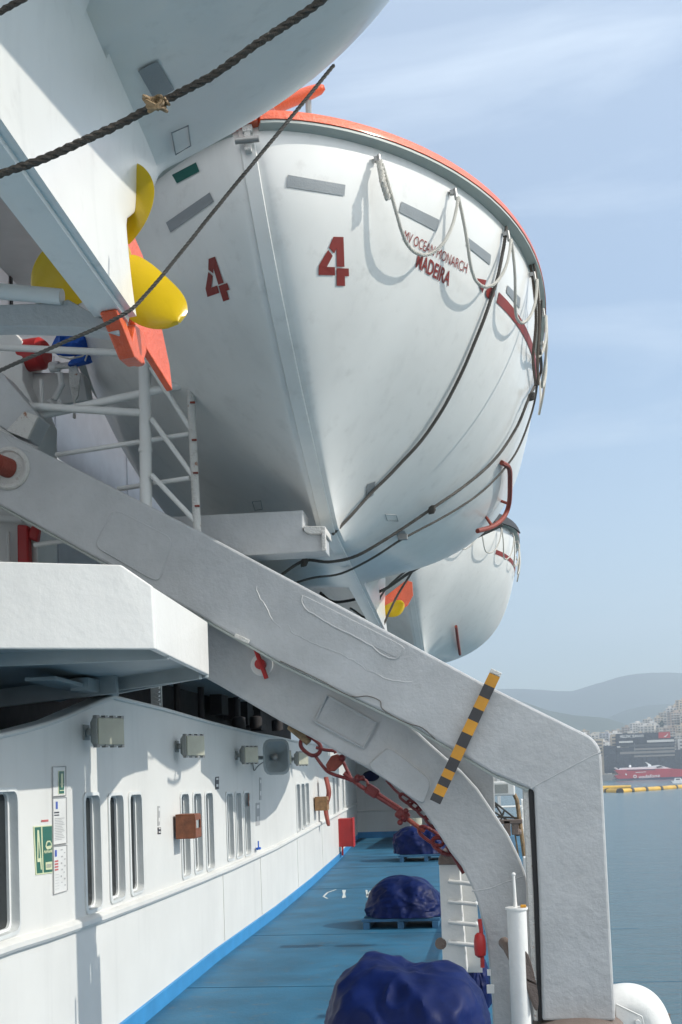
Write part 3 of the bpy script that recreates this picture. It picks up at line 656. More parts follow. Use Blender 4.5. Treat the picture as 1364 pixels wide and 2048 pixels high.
bead([(604, 1192), (606, 1212), (625, 1228), (660, 1248), (700, 1268), (735, 1287), (760, 1306), (785, 1318), (800, 1312)], DY-.002, .008, 'weld_bead', closed=False, jit=.004)
for c in ([(512, 1172), (517, 1190), (530, 1214), (545, 1238), (560, 1256)], [(575, 1252), (590, 1268), (632, 1290), (690, 1312), (735, 1340), (780, 1360), (824, 1366)], [(10, 813+60), (30, 890), (60, 905)]):
    bead(c, DY+.004, .008, 'paint_crack', 'davit', False, .007)
bead([(1062, 1577), (1100, 1556), (1130, 1540), (1165, 1522), (1200, 1505)], DY+.006, .009, 'weld_bead', closed=False, jit=.003)
bead([(944, 1782), (980, 1777), (1010, 1765), (1050, 1752)], DB+.006, .009, 'weld_bead', closed=False, jit=.002)
# cover plate on the curved trackway
cp = rq(((778, 1492), (864, 1562), (846, 1612), (732, 1532)), .16)
mb = MB(); mb.prism(PA(cp, DB-.05), (0, .06, 0)); mb.build('cover_plate', 'davit', dv, bevel=.012, seg=3)
# cast name plate
nq = ((655, 1391), (753, 1446), (727, 1496), (629, 1442))
mb = MB(); mb.prism(PA(nq, DB-.022), (0, .03, 0)); npo = mb.build('name_plate', 'davit', dv, bevel=.004)
bead(nq, DB-.026, .014, 'plate_rim')
mb = MB(); q = [V((x, y, 0)) for x, y in nq]
for i in range(6):
    v = .17+i*.125; u = .12+(.08 if i % 2 else 0)
    while u < .84:
        w = random.uniform(.035, .07); p = A(*bilin(q, u, v)[:2], DB-.024); p2 = A(*bilin(q, u+w, v)[:2], DB-.024); mb.beam(p, p2, .006, .018, (0, 0, 1)); u += w+.022
mb.build('raised_lettering', 'davit', npo)
# locking pin with toggle
c = A(524, 1330, DB); mb = MB(); mb.lathe([(0, .095), (.02, .095), (.028, .085), (.028, .0)], c+V((0, .0, 0)), (0, -1, 0), 28); mb.build('pin_washer', 'white', dv, True)
mb = MB(); mb.lathe([(0, .045), (.08, .045), (.09, .03)], c+V((0, -.02, 0)), (0, -1, 0), 16); mb.tube([A(511, 1298, DB-.1), A(533, 1357, DB-.1)], .02, 8); mb.build('locking_pin', 'bred', dv, True)
c = A(18, 937, DY); mb = MB(); mb.lathe([(0, .185), (.015, .185), (.03, .17), (.03, .15), (.012, .14), (.012, 0)], c, (0, -1, 0), 40); mb.build('pivot_boss', 'davitrust', dv, True)
mb = MB(); mb.lathe([(0, .085), (.16, .08), (.165, .055), (.30, .05), (.31, .03)], c, (-.35, -1, .1), 24); mb.build('pivot_pin', 'rustred', dv, True)
mb = MB(); mb.beam(A(470, 1271, DY-.01), A(498, 1284, DY-.01), .03, .035); mb.build('rusty_clip', 'davitrust', dv, bevel=.005)
# feet and loose wires in the groove
mb = MB(); pts = []
for i in range(17): a = math.pi*i/16; pts.append(A(1160, 2046, DY)+V((math.cos(a)*.36, -.25+0*.1, -.08+math.sin(a)*.12)))
mb.prism(pts, (0, .8, 0)); mb.build('foot_pad', 'brown', dv, bevel=.01)
mb = MB(); pts = [A(x, y, DY-.012) for x, y in ((560, 1322), (640, 1360), (700, 1392), (735, 1392), (760, 1402), (765, 1418), (800, 1440), (820, 1448), (845, 1456), (870, 1478))]
mb.tube(smoothpath(pts, 4), .004, 5); tag(mb.build('loose_wire', 'wire'), 'thin loose wire curling along the groove between the two davit plates', 'wire')
# hazard striped bar
hb = empty('striped_bar', A(870, 1604, DY-.1), 'yellow and black striped flat bar leaning diagonally across the davit arm', 'striped bar')
a, b = A(870, 1604, DY-.10), A(991, 1346, DY-.10); L_ = (b-a).length; d = (b-a).normalized()
cuts = [0, .045, .105, .16, .215, .30, .385, .485, .58, .67, .76, .86, .94, .985]
cuts = [0, .055, .125, .185, .245, .335, .43, .53, .63, .72, .81, .90, .985]
for i, (u, v) in enumerate(zip(cuts[:-1], cuts[1:])):
    mb = MB(); mb.beam(a+d*L_*u, a+d*L_*v-d*.0005, .03, .088, (0, -1, 0)) if False else mb.prism([a+d*L_*u+s_*V((d.z, 0, -d.x))*.045+V((0, 0, 0)) for s_ in (-1, 1)]+[a+d*L_*v+s_*V((d.z, 0, -d.x))*.045 for s_ in (1, -1)], (0, .035, 0))
    mb.build('black_band' if i % 2 == 0 else 'yellow_band', 'haz_b' if i % 2 == 0 else 'haz_y', hb)
mb = MB(); e = a+d*L_*.985; mb.box(e+d*.02+V((0, .018, 0)), (.092, .037, .035), Matrix((V((d.z, 0, -d.x)), V((0, 1, 0)), d)).transposed()); mb.build('end_cap', 'davitrust', hb, bevel=.006)

# ------------------------------------------------------------------ red gripe chain
gc = empty('gripe_chain', A(900, 1700, 10.2), 'red painted turnbuckle and chain gripe hanging under the curved davit plate', 'chain')
GY = 10.16
def G_(pts, r, name, n=8, closed=False, y=GY, m='chain', sm=3):
    p = PA(pts, y); mb = MB(); mb.tube(smoothpath(p, sm) if not closed else p, r, n, closed=closed); return mb.build(name, m, gc, True)
def link(cx, cy, ln, wd, ang, r=.014, y=GY, par=None):
    o = A(cx, cy, y); a = R(ang); X = V((math.cos(a), 0, -math.sin(a))); Z = V((math.sin(a), 0, math.cos(a))); pts = []
    for i in range(24): t = 2*math.pi*i/24; cx_ = math.cos(t); pts.append(o+X*(ln/2)*(abs(cx_)**.7)*(1 if cx_ > 0 else -1)+Z*(wd/2)*math.sin(t)+V((0, .01*math.sin(2*t), 0)))
    mb = MB(); mb.tube(pts, r, 8, closed=True); return mb.build('link', 'chain', gc, True)
mb = MB(); mb.tube(PA([(578, 1452), (600, 1466), (618, 1486)], GY), [.03, .045, .03], 10); mb.build('wooden_grip', 'tan', gc, True)
link(621, 1492, .19, .13, 40, .018)
G_([(632, 1495), (650, 1500), (668, 1502), (671, 1507)], .014, 'shackle')
G_([(628, 1508), (645, 1532), (660, 1546), (690, 1556), (705, 1562)], .015, 'tie_rod')
G_([(675, 1512), (684, 1520), (694, 1540), (702, 1556)], .015, 'tie_rod')
mb = MB(); mb.prism(PA([(651, 1530), (662, 1512), (674, 1508), (688, 1518), (684, 1528), (668, 1543), (655, 1542)], GY-.03), (0, .06, 0)); mb.build('hook_block', 'rustred', gc, bevel=.008)
for a in ((684, 1516), (716, 1556)): mb = MB(); mb.ball(A(*a, GY-.02), .033, 8); mb.build('bolt', 'chain', gc, True)
G_([(688, 1546), (700, 1556), (722, 1573), (756, 1594), (800, 1622), (806, 1640)], .02, 'turnbuckle_rail', sm=1)
G_([(742, 1578), (770, 1597), (802, 1618), (808, 1630)], .017, 'turnbuckle_rail', sm=1)
G_([(718, 1556), (733, 1562), (736, 1574)], .013, 'shackle')
for (x, y_) in ((744, 1582), (805, 1630)): mb = MB(); mb.box(A(x, y_, GY), (.12, .07, .09), Matrix.Rotation(R(35), 3, 'Y')); mb.build('turnbuckle_head', 'chain', gc, bevel=.02)
for (x, y_) in ((724, 1556), (812, 1622), (800, 1645), (806, 1636)): mb = MB(); mb.ball(A(x, y_, GY-.04), .025, 6); mb.build('nut', 'chain', gc, True)
G_([(812, 1636), (838, 1655), (850, 1662)], .02, 'threaded_rod', m='rustred')
link(862, 1672, .24, .09, 36, .016); link(887, 1692, .2, .1, 34, .02)
G_([(895, 1690), (910, 1712), (930, 1745)], .03, 'deck_strap')
for i, (x, y_, a_) in enumerate(((812, 1598, 38), (829, 1611, 36), (846, 1626, 42), (862, 1644, 46), (876, 1662, 50))): link(x, y_, .13, .05, a_, .013, GY+.05)
G_([(772, 1560), (790, 1580), (804, 1592)], .012, 'shackle', y=GY+.05)

# ------------------------------------------------------------------ bollard pipe, rung post, red turnbuckle by the davit foot
pp = empty('pipe_post', AZ(1036, 2085, 0), 'white capped pipe post with a thin pin and slanted brown slot, beside the davit leg', 'pipe post')
PY = 9.25; a = A(1033, 1815, PY); r_ = .074; zc = a.z
mb = MB(); mb.lathe([(0, r_), (.02, r_)]+[(i*.1, r_) for i in range(1, int(zc/.1))]+[(zc-.01, r_)], (a.x, PY, 0), (0, 0, 1), 32); mb.build('pipe', 'white', pp, True)
mb = MB(); mb.lathe([(0, r_+.006), (.0, r_+.012), (.016, r_+.012), (.018, 0)], (a.x, PY, zc-.014), (0, 0, 1), 32); mb.build('cap', 'white', pp, True)
mb = MB(); mb.tube([V((a.x-.008, PY, zc)), V((a.x-.008, PY, zc+.05)), V((a.x-.012, PY, zc+.245))], [.017, .012, .010], 10); mb.ball((a.x-.012, PY, zc+.25), .016, 6); mb.build('pin', 'white', pp, True)
mb = MB(); mb.box((a.x+.05, PY-.03, zc+.012), (.045, .05, .022)); mb.build('rust_lump', 'haz_y', pp, bevel=.008)
mb = MB(); pts = PA(rq(((1033, 1910), (1058, 1897), (1082, 2012), (1068, 2028)), .4, 5), PY-.055); mb.prism(pts, (0, .10, 0)); mb.build('slanted_slot', 'brown', pp, bevel=.012)
mb = MB(); mb.tube([A(1008, 1885, PY+.2), A(1016, 1893, PY+.1), A(1030, 1920, PY)], .045, 12); mb.build('stub_pipe', 'brown', pp, True)
lp = empty('rung_post', A(915, 1960, 10.4), 'white box post with white rungs and a brown rounded cap beside the curved davit plate', 'rung post')
mb = MB(); mb.prism(PA([(878, 1728), (919, 1729), (925, 1830), (935, 1945), (886, 1945), (882, 1830)], 10.45), (0, .3, 0)); mb.build('column', 'white', lp, bevel=.006)
mb = MB(); mb.prism(PA([(919, 1729), (948, 1735), (965, 1945), (935, 1945), (926, 1830)], 10.72), (0, .03, 0)); mb.build('web', 'white', lp)
mb = MB(); mb.prism(PA([(876, 1730), (877, 1716), (884, 1702), (900, 1700), (920, 1712), (924, 1730)], 10.38), (0, .4, 0)); mb.build('cap', 'brown', lp, bevel=.01)
for y0 in (1767, 1807, 1848, 1889):
    mb = MB(); p, q = A(898, y0-4, 10.42), A(952, y0+2, 10.42); mb.tube([p+V((0, .1, 0)), p, q, q+V((0, .1, 0))], .019, 10); mb.build('rung', 'white', lp, True)
mb = MB(); mb.lathe([(0, .05), (.05, .05)], A(882, 1886, 10.5), (0, -1, 0), 16); mb.build('drain_end', 'brown', lp, True)
tb = empty('red_turnbuckle', A(962, 1925, 9.9), 'red bottle-shaped turnbuckle standing upright against the foot of the curved plate', 'turnbuckle')
mb = MB(); mb.tube(PA([(959, 1838), (962, 1860), (964, 1900), (965, 1935)], 9.9), .017, 8); mb.build('rod', 'bred', tb, True)
mb = MB(); c = A(961, 1915, 9.9); mb.lathe([(0, .02), (.02, .045), (.07, .05), (.13, .05), (.18, .04), (.2, .02)], c, (0, 0, 1), 14); mb.build('barrel', 'bred', tb, True)
mb = MB(); mb.box(A(981, 1978, 9.9), (.06, .03, .07)); mb.box(A(978, 1945, 9.9), (.03, .03, .05)); tag(mb.build('bracket', 'white', None, bevel=.005), 'two small white lugs at the foot of the curved davit plate', 'bracket')
# gooseneck vent outboard of the leg
gv = empty('gooseneck_vent', (1.35, 10.1, -.1), 'white gooseneck ventilator curving over outboard of the davit leg at the lower right', 'vent')
mb = MB(); pts = [V(A(x, y, 10.15)) for x, y in ((1205, 2022), (1235, 2012), (1262, 2010), (1284, 2022), (1298, 2050), (1308, 2090), (1312, 2140))]; mb.tube(smoothpath(pts, 6), .175, 28); mb.build('bend', 'white', gv, True)
mb = MB(); mb.prism(PA([(1232, 2009), (1284, 2034), (1290, 2060), (1232, 2060)], 9.9), (0, .012, 0)); mb.lathe([(0, .022), (.03, .022)], A(1275, 2044, 9.9), (0, -1, 0), 12); mb.tube(PA([(1232, 2008), (1284, 2033), (1290, 2060)], 9.895), .006, 6); mb.build('side_lug', 'white', gv, bevel=.003)
mb = MB(); mb.tube(PA([(1322, 2010), (1334, 2034), (1345, 2060)], 10.3), .012, 6); mb.box(A(1334, 2032, 10.3), (.05, .03, .04)); mb.build('hinge', 'brown', gv)
# distant winch gear seen between plate and leg
wg = empty('gangway_gear', A(1030, 1740, 17), 'small boarding-gear mast with a white box lamp and rusty winch, seen between the davit plates', 'mast')
WY = 17
mb = MB(); mb.box(A(1005, 1577, WY), (.34, .3, .2)); mb.build('lamp_box', 'white', wg, bevel=.02)
mb = MB(); mb.box(A(1003, 1577, WY)+V((0, -.155, 0)), (.18, .01, .12)); mb.build('lamp_glass', 'lamp', wg)
mb = MB(); mb.tube(PA([(1028, 1588), (1034, 1600), (1052, 1735)], WY), .03, 8); mb.tube(PA([(1026, 1640), (1040, 1735)], WY), .012, 6); mb.build('mast', 'tan', wg, True)
mb = MB()
for a, b in (((970, 1590), (1034, 1640)), ((970, 1612), (1014, 1640)), ((960, 1632), (1036, 1636)), ((1008, 1622), (1002, 1640)), ((990, 1608), (1004, 1630))): mb.tube(PA([a, b], WY), .014, 6)
mb.build('stay', 'wire', wg)
mb = MB(); mb.box(A(1020, 1643, WY), (.34, .2, .06)); mb.box(A(1030, 1655, WY), (.10, .16, .2)); mb.box(A(1014, 1656, WY), (.1, .2, .22)); mb.ball(A(1036, 1664, WY), .06, 6); mb.build('winch', 'brown', wg, bevel=.01)
mb = MB(); mb.box(A(1052, 1742, 12), (.05, .2, .28)); tag(mb.build('bracket', 'white', bevel=.01), 'small bright white lug behind the top edge of the curved plate', 'bracket')
# ------------------------------------------------------------------ left cluster below the nearest boat
kc = empty('keel_chock', A(200, 640, 5.0), 'grey steel chock arm under the keel of the nearest lifeboat', 'davit arm')
mb = MB(); KY = 5.3
mb.prism(PA([(-60, 612), (120, 604), (135, 598), (210, 640), (240, 655), (236, 668), (150, 655), (0, 652), (-60, 654)], KY), (0, .12, 0)); mb.build('arm', 'davit', kc, bevel=.006)
mb = MB(); mb.tube(PA([(-60, 578), (0, 583), (60, 588), (124, 594)], KY-.02), .037, 20); mb.build('cross_tube', 'white', kc, True)
# white column with winch gear
wc = empty('winch_column', A(35, 1150, 10.8), 'white column with a red motor, hooks and a red handle behind the upper davit arm', 'winch')
CYY = 10.6
mb = MB(); mb.prism(PA([(-60, 655), (20, 655), (45, 682), (45, 760), (76, 830), (76, 1150), (-60, 1150)], CYY), (0, .5, 0)); mb.build('column', 'white', wc, bevel=.01)
mb = MB(); mb.lathe([(0, .125), (.03, .15), (.22, .15), (.27, .11), (.27, 0)], A(42, 713, CYY+.15), (1, -.15, 0), 24); mb.build('motor', 'bred', wc, True)
mb = MB(); mb.lathe([(0, .05), (.1, .05), (.1, .03), (.28, .03)], A(100, 735, CYY+.1), (1, -.1, 0), 14); mb.prism(PA([(45, 745), (165, 745), (175, 800), (60, 820)], CYY+.25), (0, .2, 0)); mb.tube(PA([(120, 745), (124, 770), (108, 800)], CYY), .03, 8); mb.build('gearbox', 'white', wc, bevel=.01)
mb = MB(); mb.prism(PA([(137, 732), (152, 730), (160, 750), (156, 790), (150, 800), (150, 836), (145, 836), (146, 800), (138, 770)], CYY-.1), (0, .03, 0)); mb.tube(PA([(110, 733), (140, 732), (155, 734)], CYY-.05), .022, 8); mb.build('hook', 'davitrust', wc, bevel=.006)
mb = MB()
for a, b in (((82, 760), (86, 830)), ((98, 800), (112, 822)), ((118, 800), (122, 812))): mb.tube(PA([a, b], CYY-.05), .02, 8)
mb.build('lever', 'white', wc, True)
mb = MB(); mb.prism(PA([(33, 1048), (55, 1050), (58, 1130), (34, 1132)], CYY-.12), (0, .1, 0)); mb.prism(PA([(55, 1068), (62, 1050), (78, 1056), (74, 1084), (55, 1076)], CYY-.1), (0, .08, 0)); mb.build('red_handle', 'bred', wc, bevel=.02)
mb = MB(); mb.tube(PA([(-20, 1036), (45, 1040)], CYY-.1), .035, 10); mb.tube(PA([(16, 1064), (18, 1140)], CYY-.08), .02, 8); mb.build('bracket', 'white', wc, True)
mb = MB(); mb.prism(PA([(-80, 690), (-10, 740), (0, 742), (75, 830), (52, 876), (12, 860), (-80, 800)], DY+.05), (0, .3, 0)); wb = tag(mb.build('stowage_arm', 'davit', bevel=.012), 'short diagonal white arm ending in a weathered square end above the davit', 'davit arm')
mb = MB(); mb.prism(PA([(12, 861), (48, 822), (76, 832), (54, 878)], DY-.0), (0, .04, 0)); mb.build('weathered_end', 'davitrust', wb, bevel=.006)
# blue cloth bundle
mb = MB(); k0 = len(mb.v); mb.ball(A(140, 690, 10.5), .14, 12, sc=(1.15, .8, .8)); mb.ball(A(162, 722, 10.5), .07, 8, sc=(1.5, .8, .9))
mb.v = [p+V((noise.noise(p*9), noise.noise(p*9+V((5, 0, 0))), noise.noise(p*9+V((0, 7, 0)))))*.07 for p in mb.v]
bb = tag(mb.build('cloth_bundle', 'bluecloth', None, True), 'blue cloth bundle tied with cord beside the red motor', 'bundle')
mb = MB(); mb.tube(PA([(118, 712), (140, 718), (165, 712), (176, 704), (170, 722)], 10.36), .008, 6); mb.build('cord', 'wrope', bb, True)
# ladder platform railing
rl = empty('railing', A(290, 1010, 10.5), 'white tubular ladder railing with two posts and slanting bars, left of lifeboat 4', 'railing')
def TB(pts, r, name='rail', n=12, m='white'): mb = MB(); mb.tube(pts, r, n); return mb.build(name, m, rl, True)
LP = 9.72
TB([A(289, 706, LP), A(291, 870, LP), A(292, 1020, LP)], .052, 'post', 20)
mb = MB(); mb.lathe([(0, .057), (.02, .06), (.04, .057)], A(291, 905, LP), (0, 0, 1), 20); mb.build('collar', 'white', rl, True)
TB([A(380, 758, 9.66), A(395, 1072, 9.66)], .034, 'post', 16, 'davitrust')
mb = MB()
for y0 in (805, 880, 946, 1012): mb.box(A(383+(y0-760)*.045, y0, 9.625), (.04, .02, .014))
mb.build('bar_stub', 'rustred', rl)
for a, b in (((322, 672), (380, 772)), ((302, 735), (384, 862)), ((303, 838), (388, 955)), ((303, 950), (390, 1042))): TB([A(*a, LP-.05), A(*b, 9.66)], .022, 'slanting_bar')
TB([A(54, 812, LP+.1), A(282, 826, LP)], .033); TB([A(-10, 694, LP+.1), A(285, 708, LP)], .03)
for a, b, r in (((75, 832), (374, 768), .045), ((112, 910), (378, 868), .026), ((236, 978), (380, 956), .026), ((70, 1090), (150, 1078), .026)): TB([A(*a, 9.9), A(*b, 9.68)], r*.8)
# ------------------------------------------------------------------ support beam under the stem of lifeboat 4
sb = empty('support_beam', A(640, 1110, 9.8), 'white box beam with a rust-stained end under the stem foot of lifeboat 4', 'beam')
mb = MB(); mb.prism(PA([(330, 1034), (606, 1020), (606, 1062), (648, 1070), (650, 1102), (470, 1112), (400, 1116), (330, 1120)], 9.98), (0, .3, 0)); mb.build('beam', 'davit', sb, bevel=.01)
mb = MB(); mb.prism(PA([(606, 1052), (650, 1052), (652, 1068), (620, 1068), (608, 1062)], 9.95), (0, .36, 0)); mb.box(A(648, 1082, 9.95), (.035, .04, .17)); mb.build('end_bracket', 'davitrust', sb, bevel=.006)

# ------------------------------------------------------------------ wires and ropes
def rope(path, r, label, m='wire', pitch=None, name='wire_rope', cat='wire rope', sm=5):
    mb = MB(); mb.twist(smoothpath(path, sm), r, pitch or r*7, strands=4 if r > .01 else 3, n=5); return tag(mb.build(name, m, None, True), label, cat)
H4 = lambda pts, off=.03: [hh(x, y, off) for x, y in pts]
RY = 2.55
kn = A(312, 212, RY-.02)
r1 = rope([A(x, y, RY) for x, y in ((-60, 372), (0, 348), (80, 320), (160, 285), (240, 248), (305, 213), (370, 180), (430, 148), (500, 98), (560, 58), (610, 25), (650, -5), (690, -35))], .0098, 'thick tarred rope with a frayed knot running under the nearest lifeboat', 'rope', name='rope', cat='rope')
mb = MB()
for q in range(5):
    pts = [kn+V((math.sin(q*1.3+i*.9)*.016*(1+.15*q), -.01+.01*math.cos(i*1.1+q), math.cos(q*1.7+i*.8)*.018)) for i in range(8)]; mb.tube(smoothpath(pts, 4), .004, 6)
for q in range(3): mb.tube(smoothpath([kn, kn+V((.016+.006*q, -.01, .004-.004*q)), kn+V((.026+.004*q, -.015, .007-.008*q))], 4), .0035, 6)
ko = mb.build('knot', 'tan', r1, True)
rope([A(x, y, RY) for x, y in ((-40, 48), (0, 24), (60, -10), (100, -30))], .008, 'short length of dark rope at the very top left corner', 'rope', name='rope', cat='rope')
rope([A(-60, 770, 4.7), A(0, 741, 4.7), A(120, 688, 4.72), (A(238, 634, 4.76)), A(300, 580, 4.8), A(450, 395, 4.85), A(560, 262, 4.9), A(668, 130, 4.95)], .0085, 'taut greased wire from the lower left past the yellow propeller to the sky')
rope(H4(((1006, 455), (1000, 500), (985, 568), (955, 655), (905, 770), (850, 862), (790, 930), (735, 985), (690, 1035), (664, 1062))), .016, 'dark wire draped over the gunwale of lifeboat 4 down to its stem foot')
w5 = rope([AH(1080, 700, 25)]+H4(((1072, 745), (1050, 790), (1025, 850), (985, 910), (930, 960), (855, 1012), (780, 1062), (710, 1102), (660, 1114), (612, 1112)), .05)+[A(560, 1152, 11.6), A(520, 1185, 11.6)], .016, 'upper of two dark wires sagging under lifeboat 4, with two knots')
for x, y in ((1050, 790), (855, 1010), (612, 1112)):
    mb = MB(); p = hh(x, y, .07)
    for q in range(4): mb.tube([p+V((math.cos(i*.9+q)*.03, math.sin(i*.7+q)*.02, math.sin(i*.9+q*2)*.035)) for i in range(8)], .011, 5)
    mb.build('knot', 'wire', w5, True)
w6 = rope([AH(1083, 600, 25), AH(1078, 700, 20)]+H4(((1062, 790), (1042, 860), (1015, 915), (960, 975), (890, 1022), (800, 1070), (740, 1108), (680, 1138)), .05)+[A(630, 1155, 12.2), A(585, 1168, 12.2), A(540, 1190, 12.2)], .012, 'lower thinner dark wire sagging under lifeboat 4')
mb = MB(); mb.box(hh(801, 1068, .04), (.10, .05, .06)); mb.build('clamp', 'steel', w6, bevel=.006)
rope([A(1005, 1050, 16.6), A(900, 1100, 16.6), A(820, 1145, 16.6), A(770, 1178, 16.8), A(720, 1196, 17), A(668, 1204, 17), A(640, 1185, 17)], .022, 'black wire looping past the rudder under the stern of lifeboat 4')
rope([A(846, 1108, 18), A(820, 1150, 18), A(790, 1200, 18), A(762, 1262, 18)], .018, 'dark wire slanting down in front of the farthest lifeboat')
rope([A(835, 1122, 17.3), A(770, 1180, 17.1), A(740, 1235, 17.0), A(700, 1216, 17.0)], .015, 'thin wire tied at the skeg of lifeboat 4')
for q, (dx, lab) in enumerate(((0, 'grey mooring line hanging from the outboard gunwale of lifeboat 4'), (7, 'second thinner line hanging beside the outboard gunwale of lifeboat 4'))):
    yq = hh(1045, 640).y; rope([A(1058+dx, 520, yq), A(1066+dx, 560, yq), A(1072+dx, 640, yq), A(1066+dx*1.3, 712, yq), A(1071+dx*.8, 770, yq)], .014, lab, 'rope', name='rope', cat='rope')

# ------------------------------------------------------------------ tarpaulin-covered winches
def tarp(px0, px1, pytop, y, depth, label, base=None, seed=1, flat=2.6):
    zb = base or 0.0; a, b = A(px0, 1800, y), A(px1, 1800, y); c = V(((a.x+b.x)/2, y, zb)); rx = (b.x-a.x)/2; hz = A((px0+px1)/2, pytop, y-depth*.2).z-zb
    n1, n2 = 48, 160; mb = MB(); off = V((seed*7.3, seed*1.7, 0))
    for i in range(n1+1):
        f = i/n1; el = f*math.pi/2
        for j in range(n2):
            t = 2*math.pi*j/n2; ct, st = math.cos(t), math.sin(t)
            rr = (abs(ct)**3+abs(st)**3)**(-1/3); pf_ = math.cos(el)**(2/flat); zf = math.sin(el)**(2/flat*1.05)
            d = V((ct*rr*pf_, st*rr*pf_, zf)); q = d*2.2+off; cre = (1-abs(noise.noise(q*2.1+V((9, 2, 4)))))**9*.02+(1-abs(noise.noise(V((q.x*1.2, q.y*1.2, q.z*3)))))**12*.018
            fold = noise.noise(q*.5)*.14-abs(noise.noise(q*.75+V((3, 1, 2))))*.15-abs(noise.noise(q*1.7+V((1, 8, 2))))*.07+.07
            ridg = .03*(1-abs(math.sin(t*3.5+2.2*noise.noise(d*1.2+off))))**3*(1-f)
            s_ = 1+fold-.08+ridg+cre
            mb.v.append(c+V((d.x*rx*s_, d.y*depth*s_, d.z*hz*(1+.5*fold-.03))))
    for i in range(n1):
        for j in range(n2): q0 = i*n2; mb.f.append((q0+j, q0+(j+1) % n2, q0+n2+(j+1) % n2, q0+n2+j)); mb.m.append(0)
    o = mb.build('tarpaulin_cover', 'tarp', None, True, normals=True)
    return tag(o, label, 'tarpaulin', 'winches under blue tarpaulins along the deck')
def pallet(px0, px1, y, depth, z, label):
    a, b = A(px0, 1850, y), A(px1, 1850, y); e = empty('pallet', ((a.x+b.x)/2, y, 0), label, 'pallet', 'blue pallets under the covered winches'); w = b.x-a.x
    for k in range(3): mb = MB(); mb.box((a.x+w*(.06+.44*k), y, (z-.05)/2), (.1, depth*2, z-.05)); mb.build('runner', 'pallet', e, bevel=.006)
    for k in range(4): mb = MB(); mb.box(((a.x+b.x)/2, y-depth+.08+k*(2*depth-.16)/3, z-.024), (w, .14, .045)); mb.build('board', 'pallet', e, bevel=.004)
def by(py): return 2.1/((AZ(800, py, 0)-EYE).length)  # unused helper kept small
tarp(622, 990, 1928, 7.7, .75, 'nearest and largest blue tarpaulin cover, cut off by the bottom of the picture', seed=3, flat=3.2)
y2 = AZ(805, 1856, 0).y+.5; tarp(730, 892, 1752, y2, .7, 'middle blue tarpaulin cover on a blue pallet on the open deck', .17, 5, 2.1); pallet(732, 884, y2, .62, .16, 'blue wooden pallet under the middle tarpaulin')
y3 = AZ(820, 1723, 0).y+.7; tarp(789, 905, 1650, y3, .8, 'farthest blue tarpaulin cover near the end bulkhead', .2, 9, 3.4); pallet(806, 915, y3-.2, .75, .19, 'blue wooden pallet under the farthest tarpaulin')
y4 = 12.6; tarp(925, 975, 1912, y4, .3, 'small dark blue cover half hidden behind the rung post', .0, 12, 3)
mb = MB(); p = A(832, 1650, y3+1.5); mb.lathe([(0, .18), (p.z+.2, .18)], (p.x, p.y, 0), (0, 0, 1), 16); tag(mb.build('vent_post', 'lens', None, True), 'cream cylindrical post behind the farthest tarpaulin', 'post')
mb = MB(); p = A(742, 1552, endY-1.0); mb.ball(p, .3, 10, sc=(1.1, .5, .7)); tag(mb.build('deck_light', 'tarp', None, True), 'round dark blue lamp on the end bulkhead under the davit', 'lamp')

# ------------------------------------------------------------------ fittings on the deckhouse wall
def flood(px, py, sc, label):
    s, z = whit(px, py); o = wpos(s, 0, z); i = 0
    while i < len(WS)-2 and s > WS[i+1]: i += 1
    d = (WP[i+1]-WP[i]).normalized(); n = V((d.y, -d.x, 0)); w, h = .34*sc, .26*sc
    e = empty('floodlight', o, label, 'floodlight', 'floodlights on the deckhouse wall')
    fdir = (n*.86-d*.5).normalized(); xd = V((-fdir.y, fdir.x, 0)); Rm = Matrix((xd, fdir, V((0, 0, 1)))).transposed(); c = o+n*.20*sc
    mb = MB(); mb.tube([o, o+n*.08*sc], .035*sc, 12); mb.box(o+n*.01, (.02, .14*sc, .14*sc)); mb.box(o+n*.08*sc, (.05, .16*sc, .06)); mb.build('bracket', 'lamp', e, bevel=.004)
    k = MB()
    for (a_, sx) in ((-.10*sc, .62), (.02*sc, 1)): 
        pass
    b0 = [c-fdir*.09*sc+Rm @ V((x*w*.34, 0, z_*h*.34)) for x, z_ in ((-1, -1), (1, -1), (1, 1), (-1, 1))]; b1_ = [c+fdir*.0*sc+Rm @ V((x*w*.5, 0, z_*h*.5)) for x, z_ in ((-1, -1), (1, -1), (1, 1), (-1, 1))]; b2_ = [p+fdir*.05*sc for p in b1_]
    k.raw(b0+b1_+b2_, [(0, 1, 2, 3)]+[(i, (i+1) % 4, 4+(i+1) % 4, 4+i) for i in range(4)]+[(4+i, 4+(i+1) % 4, 8+(i+1) % 4, 8+i) for i in range(4)]+[(8, 9, 10, 11)])
    k.build('housing', 'lamp', e, bevel=.008)
    g = MB(); g.box(c+fdir*.058*sc, (w*.93, .016, h*.92), Rm); g.build('glass', 'lens', e, bevel=.004)
    for x in (-.45, -.15, .15, .45):
        for zz in (-.5, .5): f = MB(); f.box(c+fdir*.03*sc+Rm @ V((x*w, 0, zz*h)), (.035*sc, .05*sc, .03*sc), Rm); f.build('clip', 'steel', e)
flood(170, 1465, .95, 'nearest and largest floodlight, in shade on the wall under the platform')
flood(352, 1493, .95, 'second floodlight along the wall, standing in sunlight')
flood(472, 1511, .95, 'floodlight just before the loudspeaker horn'); flood(548, 1516, .9, 'floodlight just beyond the loudspeaker horn'); flood(582, 1518, 1.0, 'farthest floodlight on the wall')
s, z = whit(505, 1516); o = wpos(s, 0, z); hn_ = empty('loudspeaker', o, 'grey square loudspeaker horn between the floodlights on the wall', 'loudspeaker')
c = o+V((.38, -.1, 0)); mb = MB(); fd = V((.45, -.9, 0)).normalized(); xd = V((-fd.y, fd.x, 0)); prev = None
